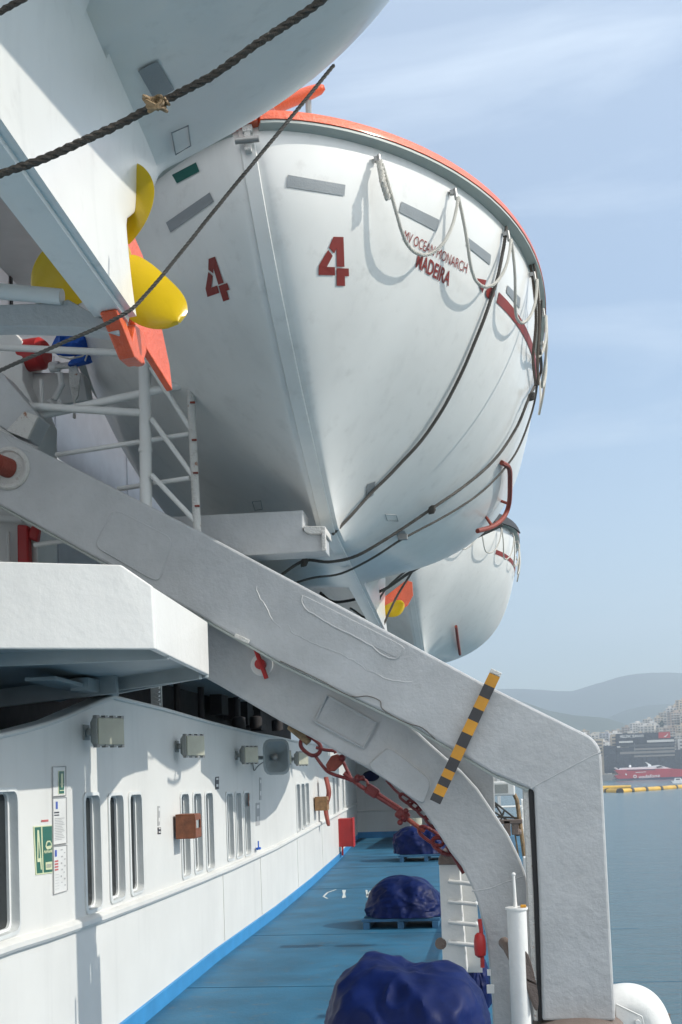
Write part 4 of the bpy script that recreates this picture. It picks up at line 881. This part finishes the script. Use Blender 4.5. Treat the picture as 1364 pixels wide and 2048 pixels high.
for q, (t, r) in enumerate(((-.25, .05), (-.12, .07), (0, .13), (.07, .2), (.1, .22), (.1, .19), (-.05, .07), (-.06, .0))):
    ring = [c+fd*t+xd*(x*r)+V((0, 0, z_*r*1.3)) for x, z_ in rrect(2, 2, .5, 3)]
    if prev: 
        for i in range(len(ring)): j = (i+1) % len(ring); mb.poly([prev[i], prev[j], ring[j], ring[i]])
    prev = ring
mb.build('horn', 'horn', hn_, True); mb = MB(); mb.ball(c+fd*.0, .06, 8); mb.build('driver', 'steel', hn_, True)
mb = MB(); mb.tube([o, c-fd*.2], .03, 8); mb.tube(smoothpath([o+V((0, 0, -.05)), o+V((.05, -.15, -.2)), o+V((.12, -.1, -.12)), c-fd*.2], 5), .01, 6); mb.build('bracket', 'lamp', hn_)
def wallsign(name, quad, m, label, cat, off=.006):
    q = [WPX(x, y, off) for x, y in quad]; e = empty(name, q[3], label, cat)
    nn = (q[1]-q[0]).cross(q[3]-q[0]).normalized(); nn = nn if nn.x > 0 else -nn
    mb = MB(); mb.prism(q, -nn*.005); mb.build('board', m, e)
    if m == 'paper':
        mb = MB(); mb.tube([p+nn*.002 for p in q], .006, 4, closed=True); mb.build('frame', 'inkgrey', e)
    def add(pname, polys=None, mm='ink', text=None, lay=1, par=None):
        mb = MB(); o_ = nn*(.002*lay)
        if text:
            body, (u0, v0, u1, v1) = text; vs, fs = textpolys(body, True); mb.raw([bilin(q, u0+(u1-u0)*u, v0+(v1-v0)*(1-v))+o_ for u, v in vs], fs)
        else:
            for pl in polys: mb.poly([bilin(q, u, v)+o_ for u, v in pl])
        return mb.build(pname, mm, e, normals=False)
    return e, add
def rc(u0, v0, u1, v1): return [(u0, v0), (u1, v0), (u1, v1), (u0, v1)]
e, add = wallsign('muster_sign', ((67, 1653), (104, 1650), (105, 1746), (72, 1750)), 'lum', 'green and cream muster station sign with number 4 and a lifeboat symbol', 'sign')
add('green_field', [rc(.05, .02, .38, .97), rc(.46, .02, .98, .97)], 'green')
add('number', [[(.19, .08), (.25, .08), (.31, .66), (.33, .66), (.33, .74), (.32, .74), (.33, .90), (.26, .90), (.25, .74), (.09, .74), (.09, .66), (.16, .08)]], 'lum', lay=2)
add('number_gap', [[(.21, .28), (.24, .66), (.15, .66)]], 'green', lay=3)
add('boat_symbol', [[(.58, .44), (.62, .36), (.68, .32), (.86, .32), (.94, .38), (.96, .44), (.90, .49), (.66, .50)]], 'lum', lay=2); add('boat_symbol_inner', [[(.64, .43), (.70, .35), (.84, .35), (.90, .42)]], 'green', lay=3)
add('wave_symbol', [[(.48+.083*k, .55), (.52+.083*k, .50), (.565+.083*k, .55), (.565+.083*k, .585), (.52+.083*k, .54), (.48+.083*k, .585)] for k in range(6)], 'lum', lay=2)
add('text_plate', [rc(.56, .76, .95, .92)], 'lum', lay=2); add('text_plate_text', text=('LIFEBOAT', (.6, .80, .91, .88)), mm='inkgrey', lay=3)
e, add = wallsign('exit_notice', ((105, 1534), (131, 1533), (131, 1591), (105, 1593)), 'paper', 'small white notice with a green down arrow above the long notice', 'notice')
add('lum_edge', [rc(.42, .14, .88, .94)], 'lum'); add('green_field', [rc(.47, .16, .86, .92)], 'green', lay=2); add('arrow', [[(.58, .24), (.75, .24), (.75, .58), (.80, .58), (.67, .74), (.53, .58), (.58, .58)], rc(.5, .80, .83, .83)], 'lum', lay=3)
e, add = wallsign('muster_notice', ((105, 1596), (132, 1595), (133, 1686), (106, 1690)), 'paper', 'long white printed notice in a frame, upper of the two beside the muster sign', 'notice')
add('blue_mark', [rc(.22, .08, .36, .24)], 'inkblue'); add('heading', [rc(.1, .30, .46, .33), rc(.1, .36, .46, .385)], 'ink')
add('text_lines', [rc(.12+.02*(k % 3), .44+k*.035, .85-.07*(k*7 % 4), .452+k*.035) for k in range(14)], 'inkgrey')
e, add = wallsign('lifejacket_notice', ((106, 1693), (133, 1690), (134, 1781), (107, 1789)), 'paper', 'lower printed notice with red and grey pictograms', 'notice')
add('blue_mark', [rc(.12, .08, .26, .22)], 'inkblue'); add('red_lines', [rc(.1, .30+k*.06, .36, .335+k*.06) for k in range(4)], 'inkred')
add('pictograms', [rc(.5+.22*(k % 2)+random.uniform(0, .1), .08+k*.07, .60+.22*(k % 2)+random.uniform(0, .1), .10+k*.07+random.uniform(0, .02)) for k in range(12)]+[rc(.12, .6+.06*k, .4, .606+.06*k) for k in range(6)], 'inkgrey')
for q, lab, m_ in ((((316, 1612), (320, 1612), (320, 1650), (316, 1652)), 'thin grey and black label strip between the window groups', 'inkgrey'), (((316, 1655), (322, 1655), (322, 1668), (316, 1668)), 'small black square label under the thin strip', 'ink'),
                   (((431, 1554), (438, 1553), (438, 1578), (431, 1579)), 'small dark equipment label high between the window groups', 'ink'), (((512, 1606), (520, 1605), (520, 1650), (512, 1652)), 'tall narrow grey notice below the loudspeaker', 'inkgrey'), (((519, 1555), (523, 1555), (523, 1600), (519, 1600)), 'thin vertical strip label below the loudspeaker', 'inkgrey'),
                   (((497, 1586), (500, 1586), (500, 1612), (497, 1612)), 'tiny brown label beside the third window group', 'wood')):
    e, add = wallsign('wall_label', q, m_, lab, 'label'); add('print', [rc(.2, .1, .8, .25), rc(.2, .6, .8, .8)], 'paper')
mb = MB(); mb.poly([WPX(x, y, .004) for x, y in ((83, 1640), (97, 1639), (97, 1643), (83, 1644))]); tag(mb.build('red_caption', 'inkred'), 'tiny red caption just above the muster sign', 'label')
# open wooden boxes fixed to the wall
def wbox(px, py, w, d, h, m, label):
    s, z = whit(px, py); o = wpos(s, 0, z); e = empty('wooden_box', o, label, 'wooden box')
    i = 0
    while i < len(WS)-2 and s > WS[i+1]: i += 1
    dd = (WP[i+1]-WP[i]).normalized(); n = V((dd.y, -dd.x, 0)); Rm = Matrix((n, dd, V((0, 0, 1)))).transposed()
    mb = MB(); t = .02
    for cz, sz in ((h/2, t), (-h/2, t)): mb.box(o+Rm @ V((d/2+.03, w/2, cz)), (d, w, t), Rm)
    mb.box(o+Rm @ V((d/2+.03, .01, 0)), (d, t, h), Rm); mb.box(o+Rm @ V((.04, w/2, 0)), (t, w, h), Rm)
    mb.build('case', m, e, bevel=.003)
    mb = MB(); mb.box(o+Rm @ V((d+.03, w/2, h*.38)), (t, w, h*.24), Rm); mb.box(o+Rm @ V((d+.03, w/2, -h*.30)), (t, w, h*.4), Rm); mb.box(o+Rm @ V((d+.03, w*.06, .05*h)), (t, w*.12, h*.46), Rm); mb.box(o+Rm @ V((d+.03, w*.94, .05*h)), (t, w*.12, h*.46), Rm); mb.build('open_front', m, e, bevel=.003)
wbox(346, 1654, .34, .22, .26, 'wood', 'reddish wooden box with an open side fixed over the second window group')
wbox(627, 1608, .5, .28, .30, 'ply', 'light brown wooden box farther along the wall')
s, z = whit(637, 1600); o = wpos(s, .2, z); fb = empty('net_bundle', o, 'tall dark red-brown coil of hose hanging on the wall beyond the boxes', 'hose')
mb = MB(); rr = [.10, .14, .15, .13, .15, .14, .1]; pts = [o+V((.0, .0, .55-.19*i)) for i in range(7)]; 
for q in range(7): mb.tube(smoothpath([pts[0]+V((0, .05*q-.15, 0)), pts[2]+V((.06, .06*q-.18+.03*math.sin(q*2.1), .0)), pts[4]+V((-.03, .055*q-.15, 0)), pts[6]+V((.02, .03*q-.1, .05*math.sin(q)))], 6), .035, 8)
mb.build('coil', 'rustred', fb, True)
s, z = whit(677, 1665); o = wpos(s, 0, 0); i = len(WP)-2; dd = (WP[-1]-WP[-2]).normalized(); n = V((dd.y, -dd.x, 0)); Rm = Matrix((n, dd, V((0, 0, 1)))).transposed()
fbx = empty('fire_box', o, 'red fire hose box low on the wall near the end bulkhead', 'fire box'); zt = WPX(680, 1636).z; zb = WPX(680, 1692).z
mb = MB(); mb.box(o+n*.2+V((0, 0, (zt+zb)/2))+dd*.4, (.4, .8, zt-zb), Rm); mb.build('case', 'bred', fbx, bevel=.01)
mb = MB(); mb.box(o+n*.42+V((0, 0, (zt+zb)/2))+dd*.4, (.04, .86, zt-zb+.04), Rm); mb.build('door', 'bred', fbx, bevel=.01); mb = MB(); mb.box(o+n*.1+V((0, 0, zb-.12)), (.05, .05, .26)); mb.build('pipe', 'bred', fbx)
mb = MB(); p = WPX(517, 1697, .05); mb.box(p, (.06, .12, .03)); mb.tube([p, p+V((.0, .0, .12))], .012, 6); mb.tube([p+V((0, -.1, 0)), p+V((0, .1, 0))], .02, 6); tag(mb.build('tap', 'bluecloth', None, True), 'small blue valve tap on the half-round moulding', 'tap')
# ------------------------------------------------------------------ sea
SEA = -8.72
def water():
    m = bpy.data.materials.new('sea_water'); m.use_nodes = True; n = m.node_tree.nodes; l = m.node_tree.links; b = n['Principled BSDF']
    b.inputs['Base Color'].default_value = (.045, .095, .115, 1); b.inputs['Roughness'].default_value = .16; b.inputs['IOR'].default_value = 1.33
    t = n.new('ShaderNodeTexCoord'); prev = None
    for sc, st, dist in (((.35, .8, 1), .55, .35), ((1.4, 2.6, 1), .5, .12), ((.05, .12, 1), .4, 1.2)):
        q = n.new('ShaderNodeMapping'); q.inputs['Scale'].default_value = sc; x = n.new('ShaderNodeTexNoise'); x.inputs['Scale'].default_value = 1; x.inputs['Detail'].default_value = 5; x.inputs['Roughness'].default_value = .6
        bp = n.new('ShaderNodeBump'); bp.inputs['Strength'].default_value = st; bp.inputs['Distance'].default_value = dist
        l.new(t.outputs['Object'], q.inputs[0]); l.new(q.outputs[0], x.inputs['Vector']); l.new(x.outputs['Fac'], bp.inputs['Height'])
        if prev: l.new(prev.outputs[0], bp.inputs['Normal'])
        prev = bp
    l.new(prev.outputs[0], b.inputs['Normal']); return m
M['sea'] = water()
mb = MB(); mb.poly([(-3000, -300, SEA), (4000, -300, SEA), (4000, 6500, SEA), (-3000, 6500, SEA)]); struct(mb.build('sea', 'sea', normals=False))
# ------------------------------------------------------------------ far shore: town hill, quay, hills
M['land'] = mat('dry_scrub_land', (.16, .14, .10), .9, var=.3, vscale=.02); M['hill'] = mat('wooded_hill', (.05, .065, .045), .95, var=.3, vscale=.003); M['quay'] = mat('quay_concrete', (.22, .21, .20), .8)
def HX(px, y): return A(px, 1500, y).x
def hgt(x, y):  # town hill height above the sea, y 1150..2000
    px = 990+F*x/y
    prof = [(900, 20), (1040, 24), (1110, 30), (1160, 34), (1200, 36), (1260, 40), (1290, 46), (1320, 56), (1345, 66), (1400, 78), (1500, 84), (1700, 60), (2100, 30)]
    h = prof[0][1] if px < 900 else interp(prof, px); f = min(1, max(0, (y-1210)/420)); f = f*f*(3-2*f)
    return 2.5+(h+11)*f
mb = MB(); nx, ny = 60, 24; xs = [-500+i*1900/nx for i in range(nx+1)]; ys = [1175+j*900/ny for j in range(ny+1)]
for y in ys:
    for x in xs: mb.v.append(V((x, y, SEA+hgt(x, y)*(1 if y < 1800 else max(.05, 1-(y-1800)/300)))))
for j in range(ny):
    for i in range(nx): q = j*(nx+1)+i; mb.f.append((q, q+1, q+nx+2, q+nx+1)); mb.m.append(0)
mb.poly([V((-500, 1175, SEA-1)), V((1400, 1175, SEA-1)), V((1400, 1175, SEA+2.5)), V((-500, 1175, SEA+2.5))])
struct(mb.build('town_hill', 'land', None, True))
def ridge(name, y, prof, depth=900, seed=0):
    mb = MB(); n = 120; x0, x1 = -900*y/4000, 2200*y/4000; m_ = 14
    for j in range(m_+1):
        f = j/m_; prf = math.sin(math.pi*f)**.8
        for i in range(n+1):
            x = x0+(x1-x0)*i/n; px = 990+F*x/y; py = prof[0][1] if px < prof[0][0] else interp(prof, px); yy = y+(f-.5)*depth
            h = A(px, py, y).z-SEA; h = h*prf*(1+.05*noise.noise(V((x*.003+seed, f*3, 0)))+.012*noise.noise(V((x*.02, f*9, seed)))); mb.v.append(V((x, yy, SEA-1+max(0, h))))
    for j in range(m_):
        for i in range(n): q = j*(n+1)+i; mb.f.append((q, q+1, q+n+2, q+n+1)); mb.m.append(0)
    struct(mb.build(name, 'hill', None, True))
ridge('near_hill', 2900, [(700, 1480), (900, 1430), (1000, 1393), (1045, 1399), (1100, 1420), (1150, 1430), (1200, 1434), (1260, 1452), (1330, 1470), (1600, 1490), (1900, 1500)], 500, 3)
ridge('middle_hill', 4000, [(700, 1500), (1100, 1480), (1180, 1450), (1240, 1422), (1290, 1408), (1364, 1402), (1500, 1395), (1800, 1430), (2200, 1480)], 700, 9)
ridge('far_hill', 5300, [(600, 1400), (900, 1385), (1015, 1381), (1090, 1380), (1150, 1382), (1190, 1370), (1260, 1352), (1310, 1346), (1364, 1345), (1500, 1350), (1800, 1390), (2300, 1470)], 900, 17)
# town buildings
BC = [mat('render_%d' % i, c, .8, var=.1, vscale=.1) for i, c in enumerate(((.50, .47, .42), (.42, .38, .33), (.60, .58, .55), (.36, .29, .24), (.50, .42, .32), (.34, .35, .38)))]
M['fac'] = mat('window_shade', (.06, .065, .075), .4); M['balc'] = mat('balcony_white', (.6, .6, .57), .7); M['navy'] = mat('navy_glass', (.012, .018, .035), .2, var=.3, vscale=.2); M['rooft'] = mat('roof_tile', (.36, .14, .07), .8)
def block(x, y, w, d, h, m, rot, rich=True):
    z = SEA+hgt(x, y)-2; c, s = math.cos(rot), math.sin(rot); mb = MB()
    Rm = Matrix.Rotation(rot, 3, 'Z'); o = V((x, y, z)); mb.box(o+V((0, 0, (h+2)/2)), (w, d, h+2), Rm)
    mb.box(o+Rm @ V((random.uniform(-.2, .2)*w, 0, h+3.2)), (w*.32, d*.4, 2.4), Rm)
    fl = int(h/3.1)
    for k in range(fl):
        zz = 3+k*3.1
        nb = max(2, int(w/3.4))
        for q in range(nb): mb.box(o+Rm @ V((-w/2+(q+.5)*w/nb, -d/2-.03, zz)), (w/nb*.55, .12, 1.7), Rm, 1)
        mb.box(o+Rm @ V((-w/2-.03, 0, zz)), (.12, d*.5, 1.5), Rm, 1)
        if rich and k % 1 == 0: mb.box(o+Rm @ V((0, -d/2-.6, zz-1.0)), (w*random.choice((.5, .9, .9)), 1.2, .55), Rm, 2)
    return mb.build('apartment_block', [m, 'fac', 'balc'])
cnt = 0; placed = []; rows = [(1290, 0), (1340, 0), (1390, 0), (1440, 0), (1490, 0), (1540, 0), (1590, 0), (1640, 0)]
LB = ['small pale apartment block in the hazy hillside town across the water', 'tan apartment block with balconies in the hillside town across the water', 'bright white apartment block in the hillside town across the water', 'brownish apartment block in the hillside town across the water', 'ochre apartment block in the hillside town across the water', 'blue-grey apartment block in the hillside town across the water']
for yy, _ in rows:
    px = 1095+random.uniform(0, 10)
    while px < 1400:
        w = random.uniform(9, 17); d = random.uniform(9, 13); h = random.choice((6.5, 9.5, 9.5, 12.5, 15.5)); y = yy+random.uniform(-16, 16); x = HX(px, y)
        mi = random.choice((0, 0, 1, 2, 2, 3, 4, 5)); r = random.uniform(-.5, .5)
        if not (yy < 1400 and px < 1105):
            o = block(x, y, w, d, h, BC[mi], r); tag(o, LB[mi], 'building', ['pale', 'tan', 'white', 'brown', 'ochre', 'blue-grey'][mi]+' apartment blocks of the hillside town'); cnt += 1
        px += (w+random.uniform(-1, 5))*F/y
print('blocks', cnt)
# dark terminal building with banner and the quay in front
QY = 1200
tb_ = empty('terminal_building', (HX(1280, QY), QY, SEA+2.5), 'long dark office block on the quay carrying a navy and red roof banner', 'building')
def rb(px0, px1, py0, py1, y, d, name, m, par, mi=0, bev=0): a, b = A(px0, py0, y), A(px1, py1, y); mb = MB(); mb.box(((a.x+b.x)/2, y+d/2, (a.z+b.z)/2), (abs(b.x-a.x), d, abs(a.z-b.z))); return mb.build(name, m, par, bevel=bev)
rb(1232, 1352, 1478, 1545, QY, 18, 'wall', 'navy', tb_); rb(1207, 1240, 1492, 1545, QY+3, 15, 'wing', 'navy', tb_); rb(1340, 1400, 1500, 1548, QY+2, 15, 'wing', 'navy', tb_)
for i, (a, b, c, d_, m_) in enumerate(((1238, 1266, 1482.5, 1485, 'balc'), (1294, 1348, 1480.5, 1483, 'balc'), (1234, 1258, 1492.5, 1494.5, 'balc'), (1240, 1350, 1490, 1490.7, 'fac'), (1268, 1350, 1497, 1497.6, 'quay'), (1240, 1350, 1504, 1504.6, 'quay'), (1268, 1350, 1511, 1511.6, 'quay'), (1269, 1270, 1486, 1510, 'balc'))): rb(a, b, c, d_, QY-1, 1, 'ledge', m_, tb_)
bn = empty('roof_banner', (HX(1286, QY), QY, A(1286, 1480, QY).z), 'navy and red company banner along the roof of the dark quay building', 'banner')
qd = [A(x, y, QY-1.5) for x, y in ((1231, 1468), (1317, 1465), (1317, 1476), (1231, 1479.5))]; mb = MB(); mb.prism(qd, (0, 1, 0)); mb.build('navy_panel', M['navy'], bn)
qr = [A(x, y, QY-1.5) for x, y in ((1317, 1464.5), (1340, 1463.5), (1341, 1476), (1317, 1476.5))]; mb = MB(); mb.prism(qr, (0, 1, 0)); mb.build('red_panel', 'bred', bn)
vs, fs = textpolys('HELLENIC SEAWAYS', True); q = [A(x, y, QY-1.9) for x, y in ((1240, 1470), (1287, 1469), (1287, 1474), (1240, 1476))]
mb = MB(); mb.raw([bilin(q, u, 1-v) for u, v in vs], fs); mb.build('lettering', 'paper', bn, normals=False)
mb = MB(); mb.poly([A(x, y, QY-1.9) for x, y in ((1327, 1473), (1332, 1471), (1336, 1466), (1335, 1470), (1331, 1474))]); mb.build('emblem', 'paper', bn, normals=False)
o = rb(1196, 1420, 1550, 1557, 1165, 12, 'quay', 'quay', None); struct(o)
for a, b, c, m_, lab in ((1222, 1232, 1469, 'ochre', 'tan corner building beside the dark quay building'), (1355, 1385, 1478, 'grey', 'pale grey building at the right edge beside the dark quay building'), (1188, 1206, 1478, 'x', 'orange-roofed low building left of the dark quay building')):
    mb = MB(); p, q = A(a, c, QY+8), A(b, c, QY+8); mb.box(((p.x+q.x)/2, QY+14, (p.z+SEA)/2), (q.x-p.x, 12, p.z-SEA)); 
    for k in range(5): mb.box(((p.x+q.x)/2, QY+7.9, p.z-3-k*3.4), ((q.x-p.x)*.7, .2, 1.4), None, 1)
    tag(mb.build('quay_house', [BC[4] if m_ != 'grey' else BC[2], 'fac']), lab, 'building')
# trees on the hill and quay
M['leaf'] = mat('foliage', (.04, .06, .03), .9, var=.3, vscale=.5)
TL = 'dark round tree between the hillside apartment blocks'
tree = MB()
random.seed(5)
protos = []
for t_ in range(3):
    mb = MB()
    for k in range(90):
        a, b, r = random.uniform(0, 6.3), random.uniform(-1, 1), random.uniform(.5, 1)**.5*3.4; p = V((math.cos(a)*math.sqrt(1-b*b)*r, math.sin(a)*math.sqrt(1-b*b)*r, 6.5+b*r*1.0)); s_ = random.uniform(.5, 1.1); n_ = V((random.gauss(0, 1), random.gauss(0, 1), random.gauss(0, 1))).normalized(); u = n_.orthogonal().normalized()*s_; w = n_.cross(u)
        mb.poly([p-u-w, p+u-w*.6, p+u+w, p-u*.7+w])
    protos.append(mb)
for i in range(26):
    y = random.choice((1262, 1310, 1370, 1420, 1480, 1530, 1600))+random.uniform(-8, 8); x = HX(random.uniform(1120, 1395), y); z = SEA+hgt(x, y)
    e = empty('tree', (x, y, z), TL, 'tree', 'trees among the hillside town')
    q = protos[i % 3]; c = MB(); c.v = [p+V((x, y, z)) for p in q.v]; c.f = q.f[:]; c.m = q.m[:]; c.build('crown', 'leaf', e, normals=False)
    c = MB(); c.tube([V((x, y, z-1)), V((x, y, z+4.5))], [.35, .2], 6); c.build('trunk', 'ply', e)
random.seed(11)
# ------------------------------------------------------------------ red ferry
FY = 1080; M['fred'] = mat('ferry_red', (.45, .01, .03), .3, var=.1, vscale=.1); M['fnavy'] = mat('ferry_navy', (.02, .02, .07), .3); M['fwhite'] = mat('ferry_white', (.75, .75, .75), .4)
fe = empty('ferry', (HX(1300, FY), FY, SEA), 'red high-speed ferry with white lettering and white upper deck moored at the far quay', 'ferry')
def fp(pts, d, name, m, off=0): mb = MB(); mb.prism([A(x, y, FY+off) for x, y in pts], (0, d, 0)); return mb.build(name, m, fe)
fp([(1229, 1560), (1228, 1558), (1370, 1553), (1425, 1549), (1420, 1555), (1400, 1558)], 16, 'lower_hull', 'fnavy')
fp([(1236, 1558), (1230, 1552), (1239, 1549), (1234, 1545), (1230, 1540), (1260, 1539), (1340, 1537), (1430, 1541), (1425, 1549), (1370, 1553)], 15, 'hull', 'fred', .5)
fp([(1240, 1540), (1242, 1536), (1300, 1533), (1318, 1530), (1328, 1533), (1350, 1539), (1356, 1541)], 12, 'upper_deck', 'fwhite', 2)
fp([(1254, 1541), (1254, 1539.6), (1310, 1538), (1310, 1539.6)], .4, 'window_band', 'fnavy', 0)
fp([(1313, 1533.5), (1321, 1531.5), (1326, 1534), (1314, 1536)], 10, 'bridge_windows', 'fac', 1.2)
fp([(1291, 1524), (1293, 1524.5), (1303, 1530), (1302, 1534), (1296, 1534), (1297, 1530)], 3, 'mast', 'fwhite', 6)
fp([(1230, 1536), (1232, 1535), (1240, 1540), (1238, 1542)], 12, 'stern_wing', 'fwhite', 2)
mb = MB(); mb.ball(A(1260, 1532.5, FY+6), 1.1, 8); mb.tube([A(1260, 1536, FY+6), A(1260, 1532, FY+6)], .3, 6); mb.build('radar_dome', 'fwhite', fe, True)
vs, fs = textpolys('vodafone', True); q = [A(x, y, FY-.1) for x, y in ((1277, 1550.2), (1320, 1547.6), (1320, 1554), (1277, 1557.2))]
mb = MB(); mb.raw([bilin(q, u, 1-v) for u, v in vs], fs); mb.build('lettering', 'fwhite', fe, normals=False)
mb = MB(); c = A(1270, 1553, FY-.1); ro = [c+V((math.cos(R(a)), 0, math.sin(R(a))))*1.55 for a in range(0, 360, 20)]; ri = [c+V((math.cos(R(a)), 0, math.sin(R(a))))*.8 for a in range(0, 360, 20)]
for i in range(18): mb.poly([ro[i], ro[(i+1) % 18], ri[(i+1) % 18], ri[i]])
mb.build('round_emblem', 'fwhite', fe, normals=False)
mb = MB(); mb.poly([A(x, y, FY-.1) for x, y in ((1271, 1544.5), (1292, 1543), (1292, 1544.2), (1271, 1545.7))]); mb.poly([A(x, y, FY-.1) for x, y in ((1250, 1549), (1252, 1546), (1254, 1549), (1253, 1551))]); mb.build('small_markings', 'fwhite', fe, normals=False)
# yellow floating boom
BY = 640; M['boom'] = mat('boom_yellow', (.62, .36, .02), .5, var=.15, vscale=.2)
bo = empty('floating_boom', (HX(1290, BY), BY, SEA), 'long yellow floating boom with dark joints lying across the harbour water', 'floating boom')
pts = [(1196, 1582), (1215, 1583), (1240, 1583.5), (1262, 1582), (1290, 1580), (1320, 1578), (1350, 1575.5), (1376, 1573.5), (1410, 1571), (1450, 1569)]
for (a, b) in zip(pts[:-1], pts[1:]):
    p, q = AZ(a[0], a[1]+1.5, SEA), AZ(b[0], b[1]+1.5, SEA); mb = MB(); mb.tube([p+V((0, 0, .5)), q+V((0, 0, .5))], 1.25, 10); mb.build('float', 'boom', bo, True)
    mb = MB(); d = (q-p).normalized(); mb.tube([q+V((0, 0, .5))-d*1.2, q+V((0, 0, .5))+d*1.2], 1.45, 8); mb.build('joint', 'black', bo)
mb = MB(); p = AZ(1216, 1579, SEA); mb.tube([p+V((-9, 0, .6)), p+V((12, 0, .9))], [1.6, 1.0], 10); tag(mb.build('float', 'boom', None, True), 'short fat yellow float lying against the left end of the boom', 'float')
for (px, py, sc, lab, m_) in ((1362, 1566, 1, 'small white motor boat near the right edge beside the yellow boom', 'fwhite'), (1216, 1556, 1.2, 'small orange work boat at the stern of the red ferry', 'boom')):
    p = AZ(px, py, SEA); e = empty('motor_boat', p, lab, 'boat'); mb = MB()
    mb.prism([p+V((-5, 0, 0))*sc, p+V((-6, 0, 1.6))*sc, p+V((6, 0, 1.9))*sc, p+V((4.5, 0, 0))*sc], (0, 3*sc, 0)); mb.build('hull', m_, e); mb = MB(); mb.prism([p+V((-4, .4, 1.6))*sc, p+V((-3.5, .4, 3.4))*sc, p+V((0, .4, 3.4))*sc, p+V((1.5, .4, 1.7))*sc], (0, 2.2*sc, 0)); mb.build('cabin', 'fwhite', e)
    mb = MB(); mb.box(p+V((-1.8, .36, 2.5))*sc, (2.6*sc, .06, .8*sc)); mb.build('window', 'fac', e)
# ------------------------------------------------------------------ haze
mb = MB(); mb.box((700, 2700, 340), (9000, 7000, 740)); hz = mb.build('haze', M['white']); hz['kind'] = 'stuff'
m = bpy.data.materials.new('haze_air'); m.use_nodes = True; n = m.node_tree.nodes; n.clear(); o = n.new('ShaderNodeOutputMaterial'); v = n.new('ShaderNodeVolumePrincipled')
v.inputs['Density'].default_value = 3.1e-4; v.inputs['Color'].default_value = (.72, .87, 1.0, 1); v.inputs['Anisotropy'].default_value = .3
m.node_tree.links.new(v.outputs[0], o.inputs['Volume']); hz.data.materials.clear(); hz.data.materials.append(m)
